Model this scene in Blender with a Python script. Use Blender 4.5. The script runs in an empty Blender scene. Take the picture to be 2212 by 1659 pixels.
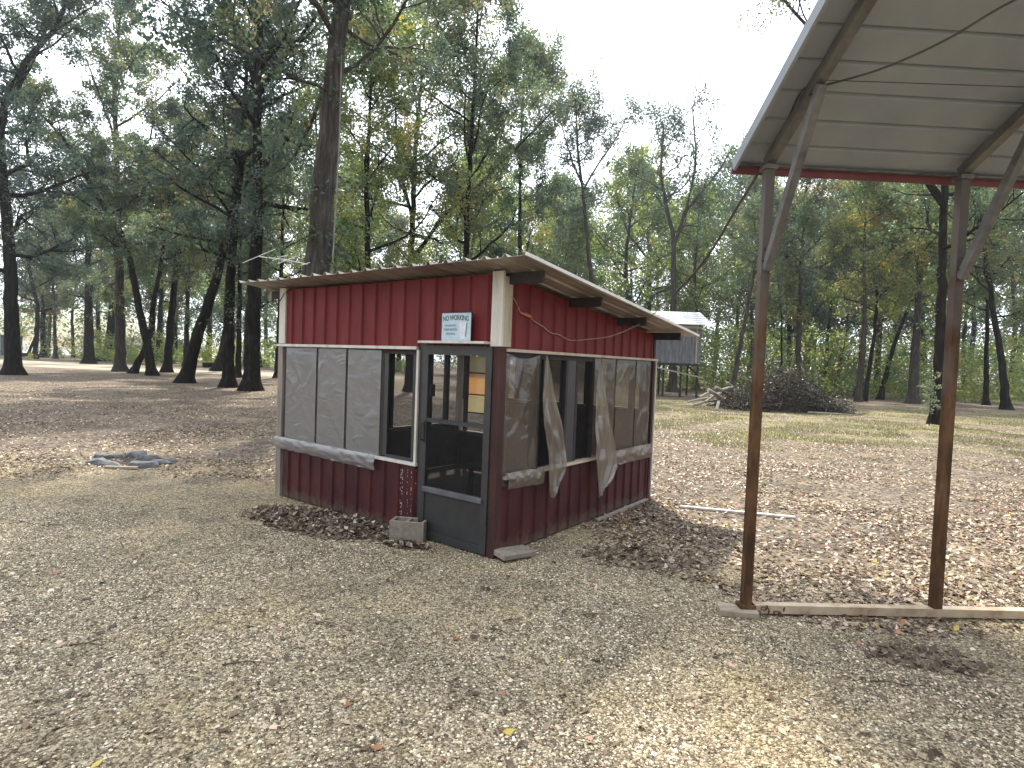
import bpy, math, random
import numpy as np
from mathutils import Vector, Matrix, noise as mnoise

R = math.radians
scene = bpy.context.scene
COL = scene.collection

# ------------------------------------------------------------------ camera
HC = 1.85
PITCH, ROLL, FPX = 0.0359, 0.0383, 1262.0          # solved from the shed's two walls; FPX for a 2212 px wide frame
cam_d = bpy.data.cameras.new("camera")
cam = bpy.data.objects.new("camera", cam_d)
COL.objects.link(cam)
cam_d.sensor_width = 36.0
cam_d.lens = 36.0 * FPX / 2212.0
cam_d.clip_start = 0.05
cam_d.clip_end = 3000
Fv = Vector((0, math.cos(PITCH), -math.sin(PITCH)))
Uv = Vector((0, math.sin(PITCH), math.cos(PITCH)))
Rv = Vector((1, 0, 0))
cr, sr = math.cos(ROLL), math.sin(ROLL)
Rc = Rv * cr + Uv * sr
Uc = -Rv * sr + Uv * cr
M = Matrix((Rc, Uc, -Fv)).transposed().to_4x4()
M.translation = Vector((0, 0, HC))
cam.matrix_world = M
scene.camera = cam

# ------------------------------------------------------------------ sky, sun, exposure
SUN_EL, SUN_AZ = R(54), R(-6)                       # azimuth measured from +Y towards +X
world = bpy.data.worlds.new("World")
scene.world = world
world.use_nodes = True
wn, wl = world.node_tree.nodes, world.node_tree.links
wn.clear()
sky = wn.new("ShaderNodeTexSky")
sky.sky_type = 'NISHITA'
sky.sun_disc = False
sky.sun_elevation = SUN_EL
sky.sun_rotation = SUN_AZ
sky.air_density = 1.3
sky.dust_density = 1.0
tc = wn.new("ShaderNodeTexCoord")
mp = wn.new("ShaderNodeMapping"); mp.inputs['Scale'].default_value = (1, 1, 2.2)
nz = wn.new("ShaderNodeTexNoise"); nz.inputs['Scale'].default_value = 1.7; nz.inputs['Detail'].default_value = 7
rp = wn.new("ShaderNodeValToRGB")
rp.color_ramp.elements[0].position = 0.36; rp.color_ramp.elements[1].position = 0.47
mx = wn.new("ShaderNodeMixRGB")
mx.inputs['Color2'].default_value = (12.0, 12.3, 12.8, 1)
bg = wn.new("ShaderNodeBackground"); bg.inputs['Strength'].default_value = 0.085
out = wn.new("ShaderNodeOutputWorld")
wl.new(tc.outputs['Generated'], mp.inputs['Vector'])
wl.new(mp.outputs[0], nz.inputs['Vector'])
wl.new(nz.outputs[0], rp.inputs[0])
wl.new(rp.outputs[0], mx.inputs[0])
wl.new(sky.outputs[0], mx.inputs['Color1'])
# clouds are brightest round the sun and duller opposite to it
dp = wn.new("ShaderNodeVectorMath"); dp.operation = 'DOT_PRODUCT'
dp.inputs[1].default_value = (math.sin(SUN_AZ) * math.cos(SUN_EL), math.cos(SUN_AZ) * math.cos(SUN_EL), math.sin(SUN_EL))
wl.new(tc.outputs['Generated'], dp.inputs[0])
cmr = wn.new("ShaderNodeMapRange"); cmr.inputs[1].default_value = -0.5; cmr.inputs[2].default_value = 1.0
cmr.inputs[3].default_value = 0.30; cmr.inputs[4].default_value = 1.45
wl.new(dp.outputs['Value'], cmr.inputs[0])
cml = wn.new("ShaderNodeVectorMath"); cml.operation = 'SCALE'; cml.inputs[0].default_value = (14.0, 14.8, 16.0)
wl.new(cmr.outputs[0], cml.inputs['Scale'])
wl.new(cml.outputs[0], mx.inputs['Color2'])
wl.new(mx.outputs[0], bg.inputs[0])
wl.new(bg.outputs[0], out.inputs[0])

sun_d = bpy.data.lights.new("sun", 'SUN')
sun_d.energy = 5.0
sun_d.angle = R(1.8)
sun_d.color = (1.0, 0.93, 0.80)
sun = bpy.data.objects.new("sun", sun_d)
COL.objects.link(sun)
sdir = Vector((math.sin(SUN_AZ) * math.cos(SUN_EL), math.cos(SUN_AZ) * math.cos(SUN_EL), math.sin(SUN_EL)))
sun.rotation_euler = (-sdir).to_track_quat('-Z', 'Y').to_euler()
sun.location = (0, 0, 60)

scene.view_settings.view_transform = 'Standard'
scene.view_settings.look = 'None'
scene.view_settings.gamma = 1.0
scene.view_settings.exposure = 0.86
cy = scene.cycles
cy.max_bounces = 7
cy.diffuse_bounces = 3
cy.glossy_bounces = 2
cy.transmission_bounces = 4
cy.transparent_max_bounces = 12
cy.caustics_reflective = False
cy.caustics_refractive = False
cy.use_denoising = True
cy.sample_clamp_indirect = 6


# ------------------------------------------------------------------ pixel <-> world helpers (2212 x 1659 view of the photo)
def ray(u, v):
    a, b = u - 1106, v - 829.5
    x = a * cr + b * sr
    y = -a * sr + b * cr
    return Vector((x / FPX, 0, 0)) + Fv + Uv * (-y / FPX)


def at(u, v, depth):
    r = ray(u, v)
    return Vector((0, 0, HC)) + r * (depth / r.y)


def ground_at(u, v, z=0.0):
    r = ray(u, v)
    return Vector((0, 0, HC)) + r * ((z - HC) / r.z)


def hor(u):
    return 742 + 0.0381 * u


# ------------------------------------------------------------------ materials
def new_mat(name):
    m = bpy.data.materials.new(name)
    m.use_nodes = True
    return m, m.node_tree.nodes, m.node_tree.links, m.node_tree.nodes['Principled BSDF']


def ramp(n, stops):
    r = n.new("ShaderNodeValToRGB")
    e = r.color_ramp.elements
    while len(e) < len(stops):
        e.new(0.5)
    for i, (p, c) in enumerate(stops):
        e[i].position = p
        e[i].color = (c[0], c[1], c[2], 1)
    return r


def surface(name, stops, scale=(4, 4, 4), nscale=1.0, detail=6, rough=0.8, bump=0.3, bdist=0.01, metallic=0.0, spec=0.3, per_object=0.0):
    """noise driven colour + bump on object coordinates"""
    m, n, l, p = new_mat(name)
    t = n.new("ShaderNodeTexCoord")
    mp = n.new("ShaderNodeMapping"); mp.inputs['Scale'].default_value = scale
    nz = n.new("ShaderNodeTexNoise"); nz.inputs['Scale'].default_value = nscale; nz.inputs['Detail'].default_value = detail
    nz.inputs['Roughness'].default_value = 0.65
    l.new(t.outputs['Object'], mp.inputs[0]); l.new(mp.outputs[0], nz.inputs['Vector'])
    r = ramp(n, stops)
    l.new(nz.outputs[0], r.inputs[0])
    col = r.outputs[0]
    if per_object:
        oi = n.new("ShaderNodeObjectInfo")
        hs = n.new("ShaderNodeHueSaturation")
        mr = n.new("ShaderNodeMapRange"); mr.inputs[3].default_value = 1 - per_object; mr.inputs[4].default_value = 1 + per_object
        l.new(oi.outputs['Random'], mr.inputs[0]); l.new(mr.outputs[0], hs.inputs['Value']); l.new(col, hs.inputs['Color'])
        col = hs.outputs[0]
    l.new(col, p.inputs['Base Color'])
    p.inputs['Roughness'].default_value = rough
    p.inputs['Metallic'].default_value = metallic
    p.inputs['Specular IOR Level'].default_value = spec
    if bump:
        b = n.new("ShaderNodeBump"); b.inputs['Strength'].default_value = bump; b.inputs['Distance'].default_value = bdist
        l.new(nz.outputs[0], b.inputs['Height']); l.new(b.outputs[0], p.inputs['Normal'])
    return m


def leaf_mat(name, cols, trans=0.55, tcol=2.1, nscale=0.35):
    m, n, l, p = new_mat(name)
    n.remove(p)
    o = n['Material Output']
    g = n.new("ShaderNodeNewGeometry")
    nz = n.new("ShaderNodeTexNoise"); nz.inputs['Scale'].default_value = nscale; nz.inputs['Detail'].default_value = 3
    l.new(g.outputs['Position'], nz.inputs['Vector'])
    ma = n.new("ShaderNodeMath"); ma.operation = 'MULTIPLY_ADD'
    l.new(g.outputs['Random Per Island'], ma.inputs[0]); ma.inputs[1].default_value = 0.55
    mb = n.new("ShaderNodeMath"); mb.operation = 'MULTIPLY_ADD'
    l.new(nz.outputs[0], mb.inputs[0]); mb.inputs[1].default_value = 1.5; mb.inputs[2].default_value = -0.52
    l.new(mb.outputs[0], ma.inputs[2])
    oi = n.new("ShaderNodeObjectInfo")
    mc = n.new("ShaderNodeMath"); mc.operation = 'MULTIPLY_ADD'
    l.new(oi.outputs['Random'], mc.inputs[0]); mc.inputs[1].default_value = 0.24; l.new(ma.outputs[0], mc.inputs[2])
    md = n.new("ShaderNodeMath"); md.operation = 'SUBTRACT'; l.new(mc.outputs[0], md.inputs[0]); md.inputs[1].default_value = 0.10
    r = ramp(n, cols)
    l.new(md.outputs[0], r.inputs[0])
    d = n.new("ShaderNodeBsdfDiffuse"); l.new(r.outputs[0], d.inputs[0])
    hs = n.new("ShaderNodeHueSaturation"); hs.inputs['Value'].default_value = tcol; hs.inputs['Saturation'].default_value = 1.12
    l.new(r.outputs[0], hs.inputs['Color'])
    t = n.new("ShaderNodeBsdfTranslucent"); l.new(hs.outputs[0], t.inputs[0])
    mxs = n.new("ShaderNodeMixShader"); mxs.inputs[0].default_value = trans
    l.new(d.outputs[0], mxs.inputs[1]); l.new(t.outputs[0], mxs.inputs[2])
    gl = n.new("ShaderNodeBsdfGlossy"); gl.inputs['Roughness'].default_value = 0.45; gl.inputs[0].default_value = (0.8, 0.9, 1.0, 1)
    m2 = n.new("ShaderNodeMixShader"); m2.inputs[0].default_value = 0.045
    l.new(mxs.outputs[0], m2.inputs[1]); l.new(gl.outputs[0], m2.inputs[2])
    l.new(m2.outputs[0], o.inputs[0])
    return m


GREEN = [(0.0, (0.020, 0.036, 0.024)), (0.30, (0.045, 0.070, 0.040)), (0.62, (0.086, 0.112, 0.050)), (0.86, (0.155, 0.155, 0.060)), (1.0, (0.26, 0.17, 0.07))]
DARKG = [(0.0, (0.017, 0.032, 0.028)), (0.40, (0.036, 0.058, 0.042)), (0.75, (0.070, 0.090, 0.048)), (0.94, (0.125, 0.125, 0.055)), (1.0, (0.18, 0.12, 0.055))]
LIME = [(0.0, (0.036, 0.062, 0.028)), (0.38, (0.085, 0.125, 0.042)), (0.70, (0.150, 0.185, 0.055)), (0.92, (0.26, 0.24, 0.07)), (1.0, (0.36, 0.24, 0.07))]
m_leaf_green = leaf_mat("foliage_mixed_green", GREEN)
m_leaf_dark = leaf_mat("foliage_dark_green", DARKG, trans=0.50)
m_leaf_lime = leaf_mat("foliage_light_green", LIME, trans=0.55)
m_bark = surface("bark_dark", [(0.30, (0.007, 0.006, 0.006)), (0.55, (0.022, 0.019, 0.017)), (0.75, (0.058, 0.052, 0.047))], (9, 9, 1.6), 1.0, 7, 0.95, 1.0, 0.05, spec=0.05)
m_bark_grey = surface("bark_grey", [(0.30, (0.022, 0.020, 0.018)), (0.52, (0.060, 0.053, 0.047)), (0.75, (0.13, 0.12, 0.108))], (10, 10, 1.4), 1.0, 7, 0.95, 1.0, 0.04, spec=0.1)


# ------------------------------------------------------------------ mesh helpers
def mesh_np(name, verts, quads=None, tris=None, smooth=False):
    me = bpy.data.meshes.new(name)
    verts = np.asarray(verts, dtype=np.float32).reshape(-1, 3)
    parts, tot = [], []
    if quads is not None and len(quads):
        q = np.asarray(quads, dtype=np.int32).reshape(-1, 4); parts.append(q.ravel()); tot.append(np.full(len(q), 4, np.int32))
    if tris is not None and len(tris):
        t = np.asarray(tris, dtype=np.int32).reshape(-1, 3); parts.append(t.ravel()); tot.append(np.full(len(t), 3, np.int32))
    loops = np.concatenate(parts); tot = np.concatenate(tot)
    start = np.concatenate(([0], np.cumsum(tot)[:-1])).astype(np.int32)
    me.vertices.add(len(verts)); me.vertices.foreach_set('co', verts.ravel())
    me.loops.add(len(loops)); me.loops.foreach_set('vertex_index', loops)
    me.polygons.add(len(tot)); me.polygons.foreach_set('loop_start', start); me.polygons.foreach_set('loop_total', tot)
    if smooth:
        me.polygons.foreach_set('use_smooth', np.ones(len(tot), dtype=bool))
    me.update(calc_edges=True)
    me.validate()
    return me


def link(name, me, mat, parent=None, matrix=None):
    o = bpy.data.objects.new(name, me)
    if mat is not None and not me.materials:
        me.materials.append(mat)
    COL.objects.link(o)
    if parent is not None:
        o.parent = parent
    if matrix is not None:
        o.matrix_local = matrix
    return o


def tag(o, label=None, cat=None, group=None, kind=None):
    if label: o['label'] = label
    if cat: o['category'] = cat
    if group: o['group'] = group
    if kind: o['kind'] = kind
    return o


def thing(name, label, cat, loc=(0, 0, 0), rz=0.0, group=None):
    o = bpy.data.objects.new(name, None)
    COL.objects.link(o)
    o.empty_display_size = 0.2
    o.location = loc
    o.rotation_euler = (0, 0, rz)
    return tag(o, label, cat, group)


class MB:
    """collects boxes, beams, tubes, sheets into one mesh"""
    def __init__(self):
        self.v, self.f = [], []

    def box(self, x0, x1, y0, y1, z0, z1):
        i = len(self.v)
        self.v += [(x, y, z) for x in (x0, x1) for y in (y0, y1) for z in (z0, z1)]
        self.f += [[i + a for a in q] for q in ((0, 1, 3, 2), (4, 6, 7, 5), (0, 4, 5, 1), (2, 3, 7, 6), (0, 2, 6, 4), (1, 5, 7, 3))]
        return self

    def beam(self, a, b, w, h, up=(0, 0, 1)):
        a, b = Vector(a), Vector(b)
        d = (b - a).normalized()
        s = d.cross(Vector(up))
        if s.length < 1e-4: s = d.cross(Vector((1, 0, 0)))
        s.normalize(); t = s.cross(d).normalized()
        i = len(self.v)
        for p in (a, b):
            for sx, sy in ((-1, -1), (1, -1), (1, 1), (-1, 1)):
                self.v.append(tuple(p + s * (w / 2 * sx) + t * (h / 2 * sy)))
        self.f += [[i, i + 1, i + 2, i + 3], [i + 7, i + 6, i + 5, i + 4]]
        for k in range(4):
            self.f.append([i + k, i + 4 + k, i + 4 + (k + 1) % 4, i + (k + 1) % 4])
        return self

    def tube(self, pts, r, k=6):
        pts = [Vector(p) for p in pts]
        n = len(pts)
        rs = r if isinstance(r, (list, tuple)) else [r] * n
        i0 = len(self.v)
        for j, p in enumerate(pts):
            d = (pts[min(j + 1, n - 1)] - pts[max(j - 1, 0)]).normalized()
            ref = Vector((0, 0, 1)) if abs(d.z) < 0.9 else Vector((1, 0, 0))
            s = d.cross(ref).normalized(); t = s.cross(d)
            for q in range(k):
                a = 2 * math.pi * q / k
                self.v.append(tuple(p + (s * math.cos(a) + t * math.sin(a)) * rs[j]))
        for j in range(n - 1):
            for q in range(k):
                a, b = i0 + j * k + q, i0 + j * k + (q + 1) % k
                self.f.append([a, b, b + k, a + k])
        self.f.append([i0 + q for q in reversed(range(k))])
        self.f.append([i0 + (n - 1) * k + q for q in range(k)])
        return self

    def grid(self, fn, nu, nv):
        i0 = len(self.v)
        for a in range(nu + 1):
            for b in range(nv + 1):
                self.v.append(tuple(fn(a / nu, b / nv)))
        for a in range(nu):
            for b in range(nv):
                q = i0 + a * (nv + 1) + b
                self.f.append([q, q + nv + 1, q + nv + 2, q + 1])
        return self

    def build(self, name, mat, parent=None, smooth=False, solid=0.0, bevel=0.0):
        me = bpy.data.meshes.new(name)
        me.from_pydata(self.v, [], self.f)
        if smooth:
            for p in me.polygons: p.use_smooth = True
        me.update()
        o = link(name, me, mat, parent)
        if solid:
            md = o.modifiers.new("solid", 'SOLIDIFY'); md.thickness = solid; md.offset = 0
        if bevel:
            md = o.modifiers.new("bevel", 'BEVEL'); md.width = bevel; md.segments = 2; md.limit_method = 'ANGLE'
        return o


# ------------------------------------------------------------------ ground (one sheet to the horizon)
def ground_material():
    m, n, l, p = new_mat("ground_gravel_and_litter")
    g = n.new("ShaderNodeNewGeometry")
    sep = n.new("ShaderNodeSeparateXYZ"); l.new(g.outputs['Position'], sep.inputs[0])
    # warped coordinates for zone edges
    w = n.new("ShaderNodeTexNoise"); w.inputs['Scale'].default_value = 0.45; w.inputs['Detail'].default_value = 5; l.new(g.outputs['Position'], w.inputs['Vector'])
    w2 = n.new("ShaderNodeTexNoise"); w2.inputs['Scale'].default_value = 0.12; w2.inputs['Detail'].default_value = 4; l.new(g.outputs['Position'], w2.inputs['Vector'])

    def math_(op, a, b=None, c=None):
        x = n.new("ShaderNodeMath"); x.operation = op
        for i, q in enumerate((a, b, c)):
            if q is None: continue
            if isinstance(q, (int, float)): x.inputs[i].default_value = q
            else: l.new(q, x.inputs[i])
        return x.outputs[0]

    def smooth(v, a, b):
        x = n.new("ShaderNodeMapRange"); x.interpolation_type = 'SMOOTHSTEP'
        l.new(v, x.inputs[0]); x.inputs[1].default_value = a; x.inputs[2].default_value = b
        return x.outputs[0]

    def mix(f, a, b, mode='MIX'):
        x = n.new("ShaderNodeMixRGB"); x.blend_type = mode
        for i, q in enumerate((f, a, b)):
            if isinstance(q, (int, float)): x.inputs[i].default_value = q
            elif isinstance(q, tuple): x.inputs[i].default_value = (*q, 1)
            else: l.new(q, x.inputs[i])
        return x.outputs[0]
    X, Y = sep.outputs[0], sep.outputs[1]
    wob = math_('MULTIPLY', math_('SUBTRACT', w.outputs[0], 0.5), 6.0)
    wob2 = math_('MULTIPLY', math_('SUBTRACT', w2.outputs[0], 0.5), 18.0)
    Yw = math_('ADD', Y, wob)
    # gravel edge: 9.5 m on the left, about 5.2 m on the right
    edge = n.new("ShaderNodeMapRange"); edge.interpolation_type = 'SMOOTHSTEP'
    l.new(X, edge.inputs[0]); edge.inputs[1].default_value = -1.0; edge.inputs[2].default_value = 2.5; edge.inputs[3].default_value = 9.3; edge.inputs[4].default_value = 5.6
    dY = math_('SUBTRACT', Yw, edge.outputs[0])
    litter = smooth(dY, -0.6, 0.9)
    # gravel colour: two voronoi sizes
    def vor(scale):
        v = n.new("ShaderNodeTexVoronoi"); v.inputs['Scale'].default_value = scale; l.new(g.outputs['Position'], v.inputs['Vector'])
        return v
    v1, v2, v3 = vor(85), vor(47), vor(15)
    s1 = n.new("ShaderNodeSeparateColor"); l.new(v1.outputs['Color'], s1.inputs[0])
    r1 = ramp(n, [(0.0, (0.045, 0.034, 0.024)), (0.28, (0.11, 0.088, 0.062)), (0.55, (0.27, 0.224, 0.155)), (0.80, (0.46, 0.393, 0.275)), (0.95, (0.72, 0.65, 0.50))])
    l.new(s1.outputs[0], r1.inputs[0])
    s2 = n.new("ShaderNodeSeparateColor"); l.new(v2.outputs['Color'], s2.inputs[0])
    r2 = ramp(n, [(0.0, (0.055, 0.042, 0.029)), (0.35, (0.17, 0.134, 0.088)), (0.8, (0.40, 0.330, 0.215)), (1.0, (0.62, 0.54, 0.39))])
    l.new(s2.outputs[1], r2.inputs[0])
    grav = mix(0.42, r1.outputs[0], r2.outputs[0])
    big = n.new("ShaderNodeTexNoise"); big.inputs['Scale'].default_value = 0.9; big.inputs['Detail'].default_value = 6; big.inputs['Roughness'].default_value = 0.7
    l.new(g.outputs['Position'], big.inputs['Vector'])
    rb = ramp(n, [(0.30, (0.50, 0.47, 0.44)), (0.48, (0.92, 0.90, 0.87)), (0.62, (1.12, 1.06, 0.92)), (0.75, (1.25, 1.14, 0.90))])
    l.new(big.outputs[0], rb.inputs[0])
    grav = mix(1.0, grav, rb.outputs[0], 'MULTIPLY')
    # litter colour
    s3 = n.new("ShaderNodeSeparateColor"); l.new(v3.outputs['Color'], s3.inputs[0])
    r3 = ramp(n, [(0.0, (0.035, 0.027, 0.021)), (0.3, (0.085, 0.066, 0.052)), (0.6, (0.18, 0.15, 0.118)), (0.85, (0.36, 0.31, 0.25)), (1.0, (0.22, 0.11, 0.07))])
    l.new(s3.outputs[0], r3.inputs[0])
    fine = n.new("ShaderNodeTexNoise"); fine.inputs['Scale'].default_value = 22; fine.inputs['Detail'].default_value = 4; l.new(g.outputs['Position'], fine.inputs['Vector'])
    rf = ramp(n, [(0.34, (0.05, 0.041, 0.034)), (0.5, (0.135, 0.112, 0.09)), (0.66, (0.29, 0.255, 0.21))]); l.new(fine.outputs[0], rf.inputs[0])
    lit = mix(0.55, r3.outputs[0], rf.outputs[0])
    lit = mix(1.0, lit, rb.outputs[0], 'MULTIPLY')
    # grass band on the right
    gx = smooth(X, 3.0, 7.0)
    gy = math_('MULTIPLY', smooth(math_('ADD', Y, wob), 13.0, 18.5), math_('SUBTRACT', 1.0, smooth(Y, 30.0, 40.0)))
    gmask = math_('MULTIPLY', math_('MULTIPLY', gx, gy), smooth(math_('ADD', w.outputs[0], math_('MULTIPLY', fine.outputs[0], 0.45)), 0.62, 0.86))
    gr = ramp(n, [(0.35, (0.13, 0.115, 0.055)), (0.6, (0.235, 0.22, 0.105))]); l.new(fine.outputs[0], gr.inputs[0])
    lit = mix(gmask, lit, gr.outputs[0])
    # pale sandy road on the far left
    Yr = math_('ADD', Y, math_('MULTIPLY', X, 0.14))
    road = math_('MULTIPLY', math_('MULTIPLY', smooth(Yr, 42.5, 45.0), math_('SUBTRACT', 1.0, smooth(Yr, 56.0, 62.0))), math_('SUBTRACT', 1.0, smooth(X, -14.0, -8.0)))
    sand = mix(0.4, (0.52, 0.45, 0.33), rf.outputs[0])
    lit = mix(road, lit, sand)
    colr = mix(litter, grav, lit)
    # moist green-grey film patches near the shed
    mo = n.new("ShaderNodeTexNoise"); mo.inputs['Scale'].default_value = 3.2; mo.inputs['Detail'].default_value = 5; l.new(g.outputs['Position'], mo.inputs['Vector'])
    mm = math_('MULTIPLY', smooth(mo.outputs[0], 0.62, 0.72), 0.30)
    colr = mix(mm, colr, (0.15, 0.17, 0.13))
    l.new(colr, p.inputs['Base Color'])
    p.inputs['Roughness'].default_value = 0.92
    p.inputs['Specular IOR Level'].default_value = 0.2
    # bump
    h1 = math_('MULTIPLY', math_('SUBTRACT', 1.0, v1.outputs['Distance']), 0.014)
    h2 = math_('MULTIPLY', math_('SUBTRACT', 1.0, v2.outputs['Distance']), 0.016)
    hh = math_('ADD', h1, h2)
    hl = math_('MULTIPLY', fine.outputs[0], 0.05)
    hh2 = n.new("ShaderNodeMix"); hh2.data_type = 'FLOAT'; l.new(litter, hh2.inputs[0]); l.new(hh, hh2.inputs[2]); l.new(hl, hh2.inputs[3])
    hb = math_('ADD', hh2.outputs[0], math_('MULTIPLY', big.outputs[0], 0.05))
    b = n.new("ShaderNodeBump"); b.inputs['Strength'].default_value = 1.0; b.inputs['Distance'].default_value = 1.0
    l.new(hb, b.inputs['Height']); l.new(b.outputs[0], p.inputs['Normal'])
    return m


m_ground = ground_material()


def gz(x, y):
    """ground height: almost flat, gently uneven, flat around the buildings"""
    d = 0.05 * mnoise.noise(Vector((x * 0.35, y * 0.35, 1.7))) + 0.025 * mnoise.noise(Vector((x * 1.3, y * 1.3, 5.1)))
    k = min(1.0, max(0.0, (math.hypot(x + 0.6, y - 8.0) - 3.6) / 2.0))
    k *= min(1.0, max(0.0, abs(y - 4.45) / 0.8)) if x > 1.2 and x < 8 else 1.0
    return d * k


xs = np.unique(np.concatenate([np.arange(-24, 24.01, 0.3), np.linspace(-600, -24, 30), np.linspace(24, 600, 30)]))
ys = np.unique(np.concatenate([np.arange(0, 42.01, 0.3), np.linspace(-60, 0, 10), np.linspace(42, 900, 40)]))
gv = [(x, y, gz(x, y) if (abs(x) < 24 and 0 < y < 42) else 0.0) for x in xs for y in ys]
nY = len(ys)
gq = [(i * nY + j, (i + 1) * nY + j, (i + 1) * nY + j + 1, i * nY + j + 1) for i in range(len(xs) - 1) for j in range(nY - 1)]
tag(link("ground", mesh_np("ground", gv, gq, smooth=True), m_ground), kind='structure')

# lake seen through the trunks on the far left
m_water, n_, l_, p_ = new_mat("lake_water")
p_.inputs['Base Color'].default_value = (0.10, 0.16, 0.17, 1); p_.inputs['Roughness'].default_value = 0.12
nzw = n_.new("ShaderNodeTexNoise"); nzw.inputs['Scale'].default_value = 1.5
bw = n_.new("ShaderNodeBump"); bw.inputs['Strength'].default_value = 0.3; bw.inputs['Distance'].default_value = 0.1
l_.new(nzw.outputs[0], bw.inputs['Height']); l_.new(bw.outputs[0], p_.inputs['Normal'])
lake = MB(); lake.v = [(-260, 112, 0.02), (-62, 118, 0.02), (-58, 150, 0.02), (-80, 330, 0.02), (-420, 330, 0.02)]; lake.f = [[0, 1, 2, 3, 4]]
tag(lake.build("water", m_water), kind='structure')

# ------------------------------------------------------------------ gravel stones and fallen leaves as real geometry
rg = np.random.default_rng(11)


def gz_np(x, y):
    return np.array([gz(a, b) for a, b in zip(x, y)])


def in_shed(x, y):
    dx, dy = x + 0.12, y - 5.465
    r = dx * 0.598 + dy * 0.8015
    l = -dx * 0.8015 + dy * 0.598
    return (r > -0.01) & (r < 3.55) & (l > -0.01) & (l < 3.68)


def stones_field(n):
    y = 2.2 + 4.6 * rg.random(n) ** 1.35
    x = (rg.random(n) * 2 - 1) * (y * 0.98 + 0.4)
    cov = np.array([mnoise.noise(Vector((a * 0.8, b * 0.8, 12))) + 0.5 * mnoise.noise(Vector((a * 2.6, b * 2.6, 15))) for a, b in zip(x, y)])
    keep = ~in_shed(x, y) & ~((y > 5.3) & (x > 1.8)) & (rg.random(n) < np.clip(0.70 + 1.7 * cov, 0.10, 1))
    x, y = x[keep], y[keep]; n = len(x)
    s = 0.0040 + 0.0080 * rg.random(n) ** 2.4
    s = s * np.where(rg.random(n) < 0.012, 2.0, 1.0)
    a = rg.random(n) * 6.283
    base = np.array([[1, 0, 0], [0.25, 0.8, 0], [-0.9, 0.45, 0], [-0.7, -0.6, 0], [0.35, -0.85, 0], [0.1, 0.05, 0.62]])
    ca, sa = np.cos(a), np.sin(a)
    jit = 1 + 0.3 * (rg.random((n, 6, 1)) - 0.5)
    P = base[None] * s[:, None, None] * jit
    Q = np.empty_like(P)
    Q[..., 0] = P[..., 0] * ca[:, None] - P[..., 1] * sa[:, None] + x[:, None]
    Q[..., 1] = P[..., 0] * sa[:, None] + P[..., 1] * ca[:, None] + y[:, None]
    Q[..., 2] = P[..., 2] + gz_np(x, y)[:, None]
    off = (np.arange(n) * 6)[:, None, None]
    T = np.array([[0, 1, 5], [1, 2, 5], [2, 3, 5], [3, 4, 5], [4, 0, 5]])[None] + off
    return mesh_np("gravel", Q.reshape(-1, 3), tris=T.reshape(-1, 3))


def island_mat(name, stops, rough=0.8, trans=0.0):
    m, n, l, p = new_mat(name)
    g = n.new("ShaderNodeNewGeometry")
    r = ramp(n, stops); r.color_ramp.interpolation = 'LINEAR'
    l.new(g.outputs['Random Per Island'], r.inputs[0])
    l.new(r.outputs[0], p.inputs['Base Color'])
    p.inputs['Roughness'].default_value = rough
    p.inputs['Specular IOR Level'].default_value = 0.35
    if trans:
        t = n.new("ShaderNodeBsdfTranslucent"); l.new(r.outputs[0], t.inputs[0])
        mm = n.new("ShaderNodeMixShader"); mm.inputs[0].default_value = trans
        l.new(p.outputs[0], mm.inputs[1]); l.new(t.outputs[0], mm.inputs[2]); l.new(mm.outputs[0], n['Material Output'].inputs[0])
    return m


m_pebble = island_mat("pebble_colours", [(0.0, (0.035, 0.028, 0.021)), (0.28, (0.14, 0.112, 0.078)), (0.62, (0.39, 0.328, 0.225)), (0.9, (0.68, 0.60, 0.44)), (0.97, (0.44, 0.26, 0.18)), (1.0, (0.80, 0.76, 0.67))], 0.75)
tag(link("gravel", stones_field(150000), m_pebble), "loose tan gravel scattered over the yard in front of the shed", "gravel", kind='stuff')

LEAFPAL = [(0.0, (0.06, 0.040, 0.028)), (0.30, (0.13, 0.085, 0.055)), (0.55, (0.25, 0.175, 0.115)), (0.80, (0.43, 0.33, 0.23)), (0.94, (0.60, 0.51, 0.39)), (0.955, (0.30, 0.10, 0.06)), (0.98, (0.38, 0.18, 0.08)), (0.985, (0.55, 0.42, 0.08)), (1.0, (0.50, 0.40, 0.10))]
m_litter = island_mat("fallen_leaf_colours", LEAFPAL, 0.42, 0.22)
m_litter_dark = island_mat("old_leaf_colours", [(0.0, (0.055, 0.038, 0.026)), (0.5, (0.13, 0.092, 0.062)), (0.80, (0.24, 0.18, 0.13)), (0.88, (0.42, 0.36, 0.28)), (1.0, (0.58, 0.51, 0.42))], 0.65, 0.15)


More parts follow.
